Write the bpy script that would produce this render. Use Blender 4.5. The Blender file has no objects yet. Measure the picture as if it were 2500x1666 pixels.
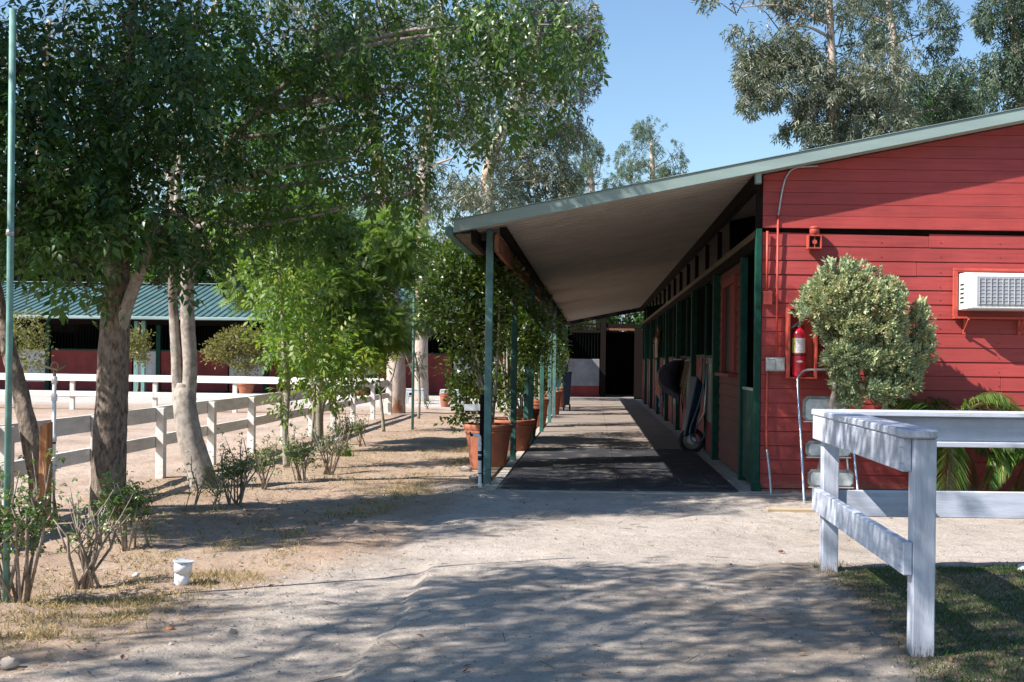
import bpy, math, random
import numpy as np
from mathutils import Vector

random.seed(7)
RNG = np.random.default_rng(11)
SC = bpy.context.scene
COL = SC.collection

# ------------------------------------------------------------------ camera
F, CX, CY, H = 2760.0, 1448.0, 885.0, 1.3
ROLL = math.radians(0.68)
cd = bpy.data.cameras.new("camera")
cam = bpy.data.objects.new("camera", cd)
COL.objects.link(cam)
cam.location = (0, 0, H)
cam.rotation_euler = (math.radians(90), -ROLL, 0)
cd.sensor_width = 36
cd.lens = 36 * F / 2500
cd.shift_x = (1250 - CX) / 2500
cd.shift_y = (CY - 833) / 2500
cd.clip_start = 0.05
cd.clip_end = 4000
SC.camera = cam

# ------------------------------------------------------------------ light
SUN = Vector((2.0, 1.0, -2.1)).normalized()
elev = math.asin(-SUN.z)
azim = math.atan2(-SUN.x, -SUN.y)
w = bpy.data.worlds.new("World")
SC.world = w
w.use_nodes = True
nt = w.node_tree
for n in list(nt.nodes):
    nt.nodes.remove(n)
sky = nt.nodes.new("ShaderNodeTexSky")
sky.sky_type = 'NISHITA'
sky.sun_disc = False
sky.sun_elevation = elev
sky.sun_rotation = azim
sky.air_density = 1.35
sky.dust_density = 0.1
sky.ozone_density = 5.5
bg = nt.nodes.new("ShaderNodeBackground")
bg.inputs[1].default_value = 0.088
wo = nt.nodes.new("ShaderNodeOutputWorld")
nt.links.new(sky.outputs[0], bg.inputs[0])
nt.links.new(bg.outputs[0], wo.inputs[0])
sd = bpy.data.lights.new("sun", 'SUN')
sd.energy = 5.0
sd.angle = math.radians(0.53)
sd.color = (1.0, 0.93, 0.85)
so = bpy.data.objects.new("sun", sd)
so.rotation_euler = SUN.to_track_quat('-Z', 'Y').to_euler()
so.location = (-10, -5, 20)
COL.objects.link(so)
SC.view_settings.view_transform = 'Standard'
SC.view_settings.look = 'None'
SC.view_settings.exposure = 1.05
SC.view_settings.gamma = 1.0
SC.cycles.max_bounces = 6
SC.cycles.transparent_max_bounces = 4
SC.cycles.diffuse_bounces = 2
SC.cycles.glossy_bounces = 2


# ------------------------------------------------------------------ helpers
def W(px, py, Y):
    """point of the place seen at photo pixel px,py at distance Y"""
    u = (px - CX) / F
    v = (CY - py) / F
    c, s = math.cos(ROLL), math.sin(ROLL)
    return Vector(((u * c - v * s) * Y, Y, H + (u * s + v * c) * Y))


def G(px, py):
    """ground point seen at photo pixel"""
    u = (px - CX) / F
    v = (CY - py) / F
    c, s = math.cos(ROLL), math.sin(ROLL)
    Y = -H / (u * s + v * c)
    return Vector(((u * c - v * s) * Y, Y, 0))


def hash2(ix, iy, seed):
    n = (ix.astype(np.int64) * 374761393 + iy.astype(np.int64) * 668265263 + seed * 974634777) & 0x7fffffff
    n = ((n ^ (n >> 13)) * 1274126177) & 0x7fffffff
    return ((n ^ (n >> 16)) & 0xffff) / 65535.0


def vnoise(x, y, seed=0):
    x = np.asarray(x, float); y = np.asarray(y, float)
    ix = np.floor(x); iy = np.floor(y)
    fx = x - ix; fy = y - iy
    fx = fx * fx * (3 - 2 * fx); fy = fy * fy * (3 - 2 * fy)
    a = hash2(ix, iy, seed); b = hash2(ix + 1, iy, seed)
    c = hash2(ix, iy + 1, seed); d = hash2(ix + 1, iy + 1, seed)
    return (a * (1 - fx) + b * fx) * (1 - fy) + (c * (1 - fx) + d * fx) * fy


def fbm(x, y, seed=0, o=4):
    t = 0; a = 0.5; r = 0
    for i in range(o):
        r = r + a * vnoise(x * 2 ** i, y * 2 ** i, seed + i)
        t += a; a *= 0.5
    return r / t


def n3(P, f, seed=0):
    """soft 3D variation 0..1"""
    x, y, z = P[:, 0] * f, P[:, 1] * f, P[:, 2] * f
    return (vnoise(x + z * 0.37, y + z * 0.71, seed) + vnoise(x * 0.9 - y * 0.3, z * 1.1 + y * .2, seed + 5)
            + vnoise(y * 0.9 + x * .15, z - x * .2, seed + 9)) / 3


def sstep(a, b, x):
    t = np.clip((x - a) / (b - a), 0, 1)
    return t * t * (3 - 2 * t)


OFF = {}


def empty(name, loc, label, cat, group=None):
    o = bpy.data.objects.new(name, None)
    o.empty_display_size = 0.1
    o.location = loc
    COL.objects.link(o)
    o['label'] = label; o['category'] = cat
    if group:
        o['group'] = group
    OFF[o] = Vector(loc)
    return o


def tag(o, label=None, cat=None, group=None, kind=None):
    if label: o['label'] = label
    if cat: o['category'] = cat
    if group: o['group'] = group
    if kind: o['kind'] = kind
    return o


def mk(name, V, Fc, mat, parent=None, smooth=False, rnd=None, bevel=0, origin=None, label=None, kind=None):
    """one mesh object; V in world coordinates"""
    V = np.asarray(V, float).reshape(-1, 3)
    if parent is not None:
        off = OFF[parent]
    elif origin is not None:
        off = Vector(origin)
    else:
        off = Vector((0, 0, 0))
    V = V - np.array(off)
    me = bpy.data.meshes.new(name)
    if isinstance(Fc, np.ndarray):
        k = Fc.shape[1]; nf = Fc.shape[0]
        me.vertices.add(len(V)); me.vertices.foreach_set("co", V.ravel().astype(np.float32))
        me.loops.add(nf * k); me.loops.foreach_set("vertex_index", Fc.ravel().astype(np.int32))
        me.polygons.add(nf)
        me.polygons.foreach_set("loop_start", np.arange(0, nf * k, k, dtype=np.int32))
        me.polygons.foreach_set("loop_total", np.full(nf, k, dtype=np.int32))
        me.update(calc_edges=True)
    else:
        me.from_pydata([tuple(v) for v in V], [], Fc)
        me.update()
    if smooth:
        me.polygons.foreach_set("use_smooth", np.ones(len(me.polygons), dtype=bool))
    if rnd is not None:
        at = me.attributes.new("rnd", 'FLOAT', 'FACE')
        at.data.foreach_set("value", np.asarray(rnd, dtype=np.float32))
    me.materials.append(mat)
    o = bpy.data.objects.new(name, me)
    COL.objects.link(o)
    if parent is not None:
        o.parent = parent
        OFF[o] = OFF[parent]
    else:
        o.location = off
        OFF[o] = off
    if bevel:
        m = o.modifiers.new("b", 'BEVEL'); m.width = bevel; m.segments = 1; m.limit_method = 'ANGLE'
    if label: o['label'] = label
    if kind: o['kind'] = kind
    return o


class MB:
    def __init__(s):
        s.v = []; s.f = []

    def add(s, V, Fc):
        n = len(s.v)
        s.v += [tuple(p) for p in V]
        s.f += [tuple(i + n for i in f) for f in Fc]
        return s

    def box(s, x0, x1, y0, y1, z0, z1):
        if x0 > x1: x0, x1 = x1, x0
        if y0 > y1: y0, y1 = y1, y0
        V = [(x0, y0, z0), (x1, y0, z0), (x1, y1, z0), (x0, y1, z0), (x0, y0, z1), (x1, y0, z1), (x1, y1, z1), (x0, y1, z1)]
        return s.add(V, [(0, 3, 2, 1), (4, 5, 6, 7), (0, 1, 5, 4), (1, 2, 6, 5), (2, 3, 7, 6), (3, 0, 4, 7)])

    def beam(s, a, b, wd, ht, up=(0, 0, 1)):
        """box along a-b; wd across, ht along up"""
        a = Vector(a); b = Vector(b); d = (b - a).normalized()
        u = Vector(up); sd_ = d.cross(u).normalized(); u = sd_.cross(d).normalized()
        V = []
        for p in (a, b):
            for (i, j) in ((-1, -1), (1, -1), (1, 1), (-1, 1)):
                V.append(p + sd_ * (i * wd / 2) + u * (j * ht / 2))
        return s.add(V, [(0, 1, 2, 3), (7, 6, 5, 4), (0, 4, 5, 1), (1, 5, 6, 2), (2, 6, 7, 3), (3, 7, 4, 0)])

    def tube(s, pts, rad, n=8, cap=True, noise=0, seed=0):
        pts = [Vector(p) for p in pts]
        if not hasattr(rad, '__len__'): rad = [rad] * len(pts)
        base = len(s.v)
        prev = None
        rr = random.Random(seed)
        for i, p in enumerate(pts):
            if i == 0: t = pts[1] - pts[0]
            elif i == len(pts) - 1: t = pts[-1] - pts[-2]
            else: t = pts[i + 1] - pts[i - 1]
            t = t.normalized()
            if prev is None:
                ref = Vector((1, 0, 0)) if abs(t.x) < 0.9 else Vector((0, 1, 0))
                a = t.cross(ref).normalized()
            else:
                a = (prev - t * prev.dot(t)).normalized()
            prev = a
            b = t.cross(a)
            for k in range(n):
                an = 2 * math.pi * k / n
                r = rad[i] * (1 + (rr.uniform(-noise, noise) if noise else 0))
                s.v.append(tuple(p + a * (math.cos(an) * r) + b * (math.sin(an) * r)))
        for i in range(len(pts) - 1):
            for k in range(n):
                q = base + i * n + k; q2 = base + i * n + (k + 1) % n
                s.f.append((q, q2, q2 + n, q + n))
        if cap:
            s.f.append(tuple(base + k for k in range(n))[::-1])
            s.f.append(tuple(base + (len(pts) - 1) * n + k for k in range(n)))
        return s

    def lathe(s, c, prof, n=24, capb=True, capt=False):
        """prof: list of (r, z) relative to c"""
        base = len(s.v)
        for (r, z) in prof:
            for k in range(n):
                an = 2 * math.pi * k / n
                s.v.append((c[0] + math.cos(an) * r, c[1] + math.sin(an) * r, c[2] + z))
        for i in range(len(prof) - 1):
            for k in range(n):
                q = base + i * n + k; q2 = base + i * n + (k + 1) % n
                s.f.append((q, q2, q2 + n, q + n))
        if capb: s.f.append(tuple(base + k for k in range(n))[::-1])
        if capt: s.f.append(tuple(base + (len(prof) - 1) * n + k for k in range(n)))
        return s

    def prism(s, poly, axis, a, b):
        """polygon in the plane normal to axis ('y': (x,z) pairs; 'x': (y,z) pairs) extruded a..b"""
        n = len(poly)
        V = []
        for t in (a, b):
            for p in poly:
                V.append((p[0], t, p[1]) if axis == 'y' else ((t, p[0], p[1]) if axis == 'x' else (p[0], p[1], t)))
        Fc = [tuple(range(n)), tuple(range(2 * n - 1, n - 1, -1))]
        for i in range(n):
            j = (i + 1) % n
            Fc.append((i, i + n, j + n, j))
        return s.add(V, Fc)

    def build(s, name, mat, parent=None, **k):
        return mk(name, s.v, s.f, mat, parent, **k)


def smoothline(pts, n=6):
    pts = [Vector(p) for p in pts]
    out = []
    for i in range(len(pts) - 1):
        p0 = pts[max(i - 1, 0)]; p1 = pts[i]; p2 = pts[i + 1]; p3 = pts[min(i + 2, len(pts) - 1)]
        for j in range(n):
            t = j / n
            out.append(0.5 * ((2 * p1) + (p2 - p0) * t + (2 * p0 - 5 * p1 + 4 * p2 - p3) * t * t + (3 * p1 - p0 - 3 * p2 + p3) * t ** 3))
    out.append(pts[-1])
    return out


# ------------------------------------------------------------------ materials
def nodes(m):
    m.use_nodes = True
    t = m.node_tree
    for n in list(t.nodes): t.nodes.remove(n)
    o = t.nodes.new("ShaderNodeOutputMaterial")
    b = t.nodes.new("ShaderNodeBsdfPrincipled")
    t.links.new(b.outputs[0], o.inputs[0])
    return t, b, o


def ramp(t, fac, stops):
    r = t.nodes.new("ShaderNodeValToRGB")
    e = r.color_ramp.elements
    while len(e) < len(stops): e.new(0.5)
    for i, (p, c) in enumerate(stops):
        e[i].position = p; e[i].color = (*c, 1)
    t.links.new(fac, r.inputs[0])
    return r.outputs[0]


def noise_tex(t, scale, detail=6, rough=0.6, stretch=None, coord='Object'):
    tc = t.nodes.new("ShaderNodeTexCoord")
    src = tc.outputs[coord]
    if stretch:
        mp = t.nodes.new("ShaderNodeMapping"); mp.inputs['Scale'].default_value = stretch
        t.links.new(src, mp.inputs[0]); src = mp.outputs[0]
    n = t.nodes.new("ShaderNodeTexNoise")
    n.inputs['Scale'].default_value = scale; n.inputs['Detail'].default_value = detail
    n.inputs['Roughness'].default_value = rough
    t.links.new(src, n.inputs['Vector'])
    return n.outputs[0]


def mul(c, k): return tuple(min(1, x * k) for x in c)


def pm(name, c, var=0.25, scale=6, rough=0.7, bump=0.15, bscale=60, stretch=None, metal=0, spec=0.4, c2=None, c2p=0.62, fine=None):
    m = bpy.data.materials.new(name)
    t, b, o = nodes(m)
    n = noise_tex(t, scale, stretch=stretch)
    stops = [(0.3, mul(c, 1 - var)), (0.5, c), (c2p, mul(c, 1 + var * .8))]
    if c2: stops = [(0.3, mul(c, 1 - var)), (0.5, c), (c2p - .03, mul(c, 1 + var * .5)), (c2p + .03, c2)]
    col = ramp(t, n, stops)
    t.links.new(col, b.inputs['Base Color'])
    b.inputs['Roughness'].default_value = rough
    b.inputs['Metallic'].default_value = metal
    b.inputs['Specular IOR Level'].default_value = spec
    if bump:
        n2 = noise_tex(t, bscale, 4, stretch=stretch)
        bp = t.nodes.new("ShaderNodeBump"); bp.inputs['Strength'].default_value = bump
        bp.inputs['Distance'].default_value = 0.01
        t.links.new(n2, bp.inputs['Height']); t.links.new(bp.outputs[0], b.inputs['Normal'])
    return m


def leafmat(name, stops, trans=0.35, rough=0.45, tcol=None, spec=0.5):
    m = bpy.data.materials.new(name)
    t, b, o = nodes(m)
    at = t.nodes.new("ShaderNodeAttribute"); at.attribute_name = "rnd"
    col = ramp(t, at.outputs['Fac'], stops)
    t.links.new(col, b.inputs['Base Color'])
    b.inputs['Roughness'].default_value = rough
    b.inputs['Specular IOR Level'].default_value = spec
    tr = t.nodes.new("ShaderNodeBsdfTranslucent")
    hs = t.nodes.new("ShaderNodeMixRGB"); hs.blend_type = 'MULTIPLY'; hs.inputs[0].default_value = 1
    hs.inputs[2].default_value = (*(tcol or (1.5, 1.7, 0.7)), 1)
    t.links.new(col, hs.inputs[1]); t.links.new(hs.outputs[0], tr.inputs[0])
    mx = t.nodes.new("ShaderNodeMixShader"); mx.inputs[0].default_value = trans
    t.links.new(b.outputs[0], mx.inputs[1]); t.links.new(tr.outputs[0], mx.inputs[2])
    t.links.new(mx.outputs[0], o.inputs[0])
    return m


def woodpaint(name, c, under, wear=0.62, grain=(1, 1, 1), rough=0.65, low=0.0):
    """painted timber: grain relief, a little dirt, paint worn off in flecks; low = height under which wear grows"""
    m = bpy.data.materials.new(name)
    t, b, o = nodes(m)
    n = noise_tex(t, 5, 8, 0.65, grain)
    col = ramp(t, n, [(0.3, mul(c, .78)), (0.5, c), (0.7, mul(c, 1.12))])
    n2 = noise_tex(t, 22, 8, 0.7, grain)
    fac = n2
    if low:
        g = t.nodes.new("ShaderNodeNewGeometry"); sp = t.nodes.new("ShaderNodeSeparateXYZ")
        t.links.new(g.outputs['Position'], sp.inputs[0])
        mr = t.nodes.new("ShaderNodeMapRange")
        mr.inputs['From Min'].default_value = 0; mr.inputs['From Max'].default_value = low
        mr.inputs['To Min'].default_value = 0.30; mr.inputs['To Max'].default_value = 0
        t.links.new(sp.outputs['Z'], mr.inputs[0])
        ad = t.nodes.new("ShaderNodeMath"); ad.operation = 'ADD'
        t.links.new(n2, ad.inputs[0]); t.links.new(mr.outputs[0], ad.inputs[1]); fac = ad.outputs[0]
    mk_ = ramp(t, fac, [(wear, (0, 0, 0)), (wear + .03, (1, 1, 1))])
    oi = t.nodes.new("ShaderNodeObjectInfo")
    orv = ramp(t, oi.outputs['Random'], [(0, (.86, .86, .86)), (1, (1.08, 1.08, 1.08))])
    om = t.nodes.new("ShaderNodeMixRGB"); om.blend_type = 'MULTIPLY'; om.inputs[0].default_value = 1
    t.links.new(col, om.inputs[1]); t.links.new(orv, om.inputs[2]); col = om.outputs[0]
    blot = ramp(t, noise_tex(t, 1.3, 6, .7), [(.35, (.84, .82, .82)), (.55, (1, 1, 1)), (.72, (1.08, 1.10, 1.10))])
    om = t.nodes.new("ShaderNodeMixRGB"); om.blend_type = 'MULTIPLY'; om.inputs[0].default_value = 1
    t.links.new(col, om.inputs[1]); t.links.new(blot, om.inputs[2]); col = om.outputs[0]
    mx = t.nodes.new("ShaderNodeMixRGB")
    t.links.new(mk_, mx.inputs[0]); t.links.new(col, mx.inputs[1]); mx.inputs[2].default_value = (*under, 1)
    t.links.new(mx.outputs[0], b.inputs['Base Color'])
    b.inputs['Roughness'].default_value = rough
    bp = t.nodes.new("ShaderNodeBump"); bp.inputs['Strength'].default_value = 0.35; bp.inputs['Distance'].default_value = 0.006
    t.links.new(n2, bp.inputs['Height']); t.links.new(bp.outputs[0], b.inputs['Normal'])
    return m


M = {}
M['white'] = woodpaint("skylit_white_paint", (.54, .585, .69), (.30, .25, .20), .70, (6, .5, 6), .5, low=.16)  # near fence whites: blue skylight of the shade is mixed into the paint
M['whitepost'] = woodpaint("skylit_white_post_paint", (.54, .585, .69), (.24, .17, .13), .70, (9, 9, .7), .5, low=.17)
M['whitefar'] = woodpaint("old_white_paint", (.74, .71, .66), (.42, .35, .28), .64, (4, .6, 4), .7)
M['whitex'] = woodpaint("skylit_white_rail_paint", (.52, .57, .68), (.35, .30, .26), .72, (.5, 6, 6), .5)
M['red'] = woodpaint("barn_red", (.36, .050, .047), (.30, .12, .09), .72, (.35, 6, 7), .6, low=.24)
M['redy'] = woodpaint("barn_red_shaded_side", (.15, .040, .032), (.12, .035, .03), .66, (6, .35, 7), .7)  # darker barn red: canopy shade on the aisle side is in the colour
M['redpaint'] = pm("red_metal_paint", (.42, .07, .05), .2, 14, .5, .1)
M['redpaintdark'] = pm("shaded_red_trim", (.20, .032, .028), .2, 14, .6, .1)  # darker red copy: aisle shade on the window trim is in the colour
M['redpanel'] = pm("red_panel", (.20, .028, .028), .3, 2, .7, .1)
M['beige'] = pm("beige_panel", (.20, .185, .16), .25, 3, .75, .1)
M['whitepanel'] = pm("white_panel", (.50, .50, .52), .2, 2, .7, .1)
M['green'] = pm("dark_green_paint", (.006, .050, .036), .35, 9, .6, .15, 40, spec=.2)
M['teal'] = pm("light_green_paint", (.085, .185, .185), .3, 7, .5, .15, 50)  # lighter green for the gutter and the canopy posts drawn as lit
M['postgreen'] = pm("shaded_post_green", (.030, .105, .092), .4, 4, .6, .15, 50)  # darker copy for canopy posts out of the sun, shade put into the colour
M['polegreen'] = pm("pale_green_pole_paint", (.13, .27, .245), .25, 12, .5, .1)
M['fascia'] = pm("sage_green_metal", (.25, .335, .32), .12, 3, .45, .04, 8, stretch=(.3, 1, 3))
M['roofgreen'] = pm("green_roof_metal", (.075, .145, .14), .3, 1.2, .5, .05, c2=(.17, .16, .13), c2p=.66)
M['soffit'] = pm("tan_soffit", (.37, .335, .30), .12, 2.2, .75, .05)
M['darkwood'] = pm("dark_timber", (.012, .008, .007), .4, 5, .9, .3, 30, stretch=(5, .5, 5), spec=.1)
M['endpanel'] = pm("shaded_white_panel", (.21, .215, .23), .25, 2.5, .8, .1)  # darker copy of the white panel, shade of the aisle end in the colour
M['brownbeam'] = pm("brown_beam", (.20, .075, .04), .35, 5, .75, .3, 30, stretch=(5, .5, 5))
M['tanwood'] = pm("tan_timber", (.13, .105, .07), .3, 5, .8, .3, 30, stretch=(5, .5, 5))
M['black'] = pm("black_rubber", (.015, .015, .016), .3, 9, .6, .1)
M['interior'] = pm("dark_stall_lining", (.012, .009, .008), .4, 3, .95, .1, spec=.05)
M['bars'] = pm("dark_bars", (.005, .008, .008), .3, 9, .9, 0, spec=.05)
M['galv'] = pm("galvanised_steel", (.42, .44, .46), .25, 18, .35, .05, metal=.7)
M['chrome'] = pm("chrome_tube", (.70, .72, .74), .1, 18, .22, 0, metal=.85)
M['greytread'] = pm("grey_tread", (.16, .18, .18), .35, 16, .6, .3, 80)
M['steptray'] = pm("step_tray", (.42, .46, .47), .25, 16, .4, .1)
M['terracotta'] = pm("terracotta", (.33, .115, .065), .25, 7, .75, .15, 30, c2=(.52, .32, .24), c2p=.66)
M['soil'] = pm("potting_soil", (.05, .035, .025), .4, 30, .95, .6)
M['pvc'] = pm("white_pvc", (.74, .75, .77), .06, 9, .35, 0)
M['plasticgrey'] = pm("pale_grey_plastic", (.45, .47, .50), .12, 5, .5, 0)
M['plasticwhite'] = pm("white_plastic", (.80, .80, .80), .06, 5, .4, 0)
M['grille'] = pm("grey_grille_back", (.30, .32, .36), .1, 5, .6, 0)
M['blackplastic'] = pm("black_tape", (.02, .02, .025), .2, 9, .4, 0)
M['brass'] = pm("brass_sprinkler", (.25, .20, .12), .3, 12, .45, .1, metal=.6)
M['orangewood'] = pm("orange_timber", (.42, .18, .075), .35, 5, .8, .5, 25, stretch=(9, 9, .8))
M['plank'] = pm("buried_plank_wood", (.40, .30, .20), .2, 5, .8, .3, 25, stretch=(.6, 8, 8))
M['ext'] = pm("extinguisher_red", (.62, .02, .045), .05, 5, .25, 0, spec=.6)
M['paper'] = pm("paper_label", (.75, .73, .76), .1, 60, .5, 0)
M['yellow'] = pm("yellow_green_print", (.50, .55, .12), .1, 40, .5, 0)
M['print'] = pm("dark_print", (.16, .14, .2), .1, 40, .5, 0)
M['blue'] = pm("blue_plastic", (.008, .022, .062), .25, 5, .45, .05)
M['navy'] = pm("navy_cloth", (.018, .020, .045), .4, 8, .9, .5, 30)
M['cyan'] = pm("teal_hose", (.012, .10, .15), .2, 8, .45, 0)
M['stripe'] = pm("pale_blue_binding", (.15, .20, .38), .2, 8, .8, 0)
M['rope'] = pm("tan_rope", (.30, .22, .12), .3, 30, .9, .4, 90)
M['tyre'] = pm("tyre_rubber", (.02, .02, .02), .3, 20, .8, .3)
M['concrete'] = pm("concrete_kerb", (.40, .36, .31), .2, 5, .9, .3, 40)
M['sandstone'] = pm("stone", (.42, .36, .31), .25, 14, .9, .4, 30)
M['whitestone'] = pm("white_stone", (.70, .70, .70), .1, 14, .8, .3, 30)
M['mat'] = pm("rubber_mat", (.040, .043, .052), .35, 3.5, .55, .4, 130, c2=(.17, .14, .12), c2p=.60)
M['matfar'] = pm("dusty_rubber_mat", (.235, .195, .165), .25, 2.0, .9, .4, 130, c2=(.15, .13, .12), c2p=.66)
M['matdot'] = pm("mat_stud", (.11, .11, .12), .3, 9, .6, 0)
M['hill'] = pm("hazed_hill_scrub", (.17, .19, .24), .2, .004, .95, 0)  # blue-grey of distance haze is put into the hill colour
M['horse'] = pm("brown_horse_coat", (.16, .07, .03), .25, 6, .6, .1)
M['blaze'] = pm("white_blaze", (.60, .55, .48), .1, 6, .6, 0)
M['mane'] = pm("dark_mane", (.02, .012, .01), .3, 20, .7, 0)
M['eye'] = pm("dark_eye", (.01, .008, .006), 0, 6, .15, 0)


def barkmat(name, cdark, clight, scale=7, stretch=(1, 1, .35), bump=.7, patch=None, p=.55):
    m = bpy.data.materials.new(name)
    t, b, o = nodes(m)
    n = noise_tex(t, scale * 4, 8, .7, stretch)
    col = ramp(t, n, [(.35, cdark), (.6, clight)])
    if patch:
        n2 = noise_tex(t, 1.6, 5, .6, (1, 1, .6))
        mk_ = ramp(t, n2, [(p, (0, 0, 0)), (p + .05, (1, 1, 1))])
        mx = t.nodes.new("ShaderNodeMixRGB")
        t.links.new(mk_, mx.inputs[0]); t.links.new(col, mx.inputs[1]); mx.inputs[2].default_value = (*patch, 1)
        col = mx.outputs[0]
    t.links.new(col, b.inputs['Base Color'])
    b.inputs['Roughness'].default_value = .9
    b.inputs['Specular IOR Level'].default_value = .2
    n3_ = noise_tex(t, scale * 6, 6, .7, stretch)
    bp = t.nodes.new("ShaderNodeBump"); bp.inputs['Strength'].default_value = bump; bp.inputs['Distance'].default_value = .02
    t.links.new(n3_, bp.inputs['Height']); t.links.new(bp.outputs[0], b.inputs['Normal'])
    return m


M['bark'] = barkmat("rough_grey_bark", (.07, .052, .042), (.30, .24, .195), 9, bump=1.0)
M['barkpale'] = barkmat("smooth_pale_bark", (.19, .165, .14), (.40, .36, .32), 4, (1, 1, .8), .25, patch=(.15, .12, .10), p=.55)
M['barkeuc'] = barkmat("peeling_eucalyptus_bark", (.34, .25, .20), (.52, .44, .38), 3, (1, 1, .3), .35, patch=(.28, .13, .07), p=.56)
M['barkthin'] = barkmat("grey_green_stem", (.16, .15, .11), (.34, .31, .26), 6, (1, 1, .5), .2)
M['cane'] = barkmat("rose_cane", (.14, .11, .085), (.36, .31, .27), 8, (1, 1, .5), .2)
M['twig'] = barkmat("twig_bark", (.05, .038, .028), (.13, .10, .08), 8, (1, 1, .5), .1)

M['leaf_ash'] = leafmat("ash_leaf_shaded", [(0, (.012, .034, .009)), (.45, (.026, .070, .014)), (.90, (.065, .130, .022)), (.975, (.07, .14, .02)), (.985, (.42, .26, .03)), (1, (.45, .22, .03))], .28, .33)  # overhead shade darkens this leaf colour; paler ramp stops carry a sunlit tone
M['leaf_ashlit'] = leafmat("ash_leaf_lit", [(0, (.030, .062, .012)), (.45, (.060, .120, .020)), (.90, (.115, .190, .030)), (.975, (.09, .16, .03)), (.985, (.42, .26, .03)), (1, (.45, .22, .03))], .34, .36)  # lit copy of the ash leaf, sunlight put into the colour
M['leaf_ash2'] = leafmat("ash_leaf_pale", [(0, (.030, .070, .014)), (.5, (.05, .115, .022)), (.9, (.09, .17, .030)), (.97, (.30, .30, .04)), (1, (.45, .26, .03))], .40, .42)
M['leaf_fine'] = leafmat("feathery_leaf", [(0, (.07, .13, .03)), (.6, (.15, .23, .05)), (1, (.27, .32, .08))], .40, .55)
M['leaf_yellow'] = leafmat("yellowing_leaf", [(0, (.06, .12, .022)), (.5, (.13, .22, .035)), (.75, (.25, .30, .05)), (.93, (.36, .30, .04)), (1, (.45, .23, .03))], .40, .5)
M['leaf_euc'] = leafmat("eucalyptus_leaf", [(0, (.075, .095, .065)), (.5, (.135, .155, .105)), (.85, (.20, .205, .15)), (1, (.30, .22, .17))], .25, .45, (1.1, 1.3, .8))
M['leaf_eucdark'] = leafmat("dark_eucalyptus_leaf", [(0, (.035, .060, .038)), (.6, (.065, .10, .06)), (1, (.12, .15, .09))], .25, .5, (1.1, 1.4, .8))
M['leaf_pepper'] = leafmat("pepper_tree_leaf", [(0, (.055, .085, .060)), (.6, (.09, .13, .085)), (1, (.15, .19, .11))], .3, .6)
M['leaf_ficus'] = leafmat("ficus_leaf", [(0, (.035, .060, .014)), (.5, (.07, .115, .020)), (.9, (.14, .19, .035)), (1, (.30, .28, .10))], .35, .28)
M['leaf_dry'] = leafmat("olive_leaf", [(0, (.09, .09, .03)), (.5, (.17, .16, .055)), (1, (.28, .25, .10))], .35, .5)
M['leaf_rose'] = leafmat("rose_leaf", [(0, (.040, .090, .026)), (.5, (.075, .150, .042)), (.88, (.15, .21, .06)), (1, (.20, .12, .05))], .3, .35)
M['leaf_juniper'] = leafmat("juniper_scale_leaf", [(0, (.19, .28, .16)), (.45, (.30, .38, .22)), (.75, (.41, .43, .23)), (.92, (.50, .43, .23)), (1, (.42, .22, .10))], .15, .6, (1.2, 1.3, .8))
M['leaf_palm'] = leafmat("palm_leaflet", [(0, (.05, .10, .02)), (.6, (.10, .19, .04)), (.93, (.16, .25, .06)), (1, (.35, .28, .12))], .35, .4)
M['grass_green'] = leafmat("green_grass_blade", [(0, (.022, .065, .012)), (.75, (.040, .105, .020)), (1, (.13, .15, .05))], .3, .6)
M['grass_dry'] = leafmat("dry_grass_blade", [(0, (.15, .14, .05)), (.25, (.32, .25, .11)), (1, (.52, .39, .21))], .3, .8, (1.1, 1.1, .8))
M['deadleaf'] = leafmat("dead_leaf", [(0, (.16, .07, .035)), (.6, (.34, .20, .10)), (1, (.5, .38, .2))], .15, .7, (1, 1, .8))
M['pebble'] = leafmat("pebble", [(0, (.12, .105, .095)), (.6, (.30, .265, .24)), (1, (.44, .40, .37))], 0.0, .9, (1, 1, 1))


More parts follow.
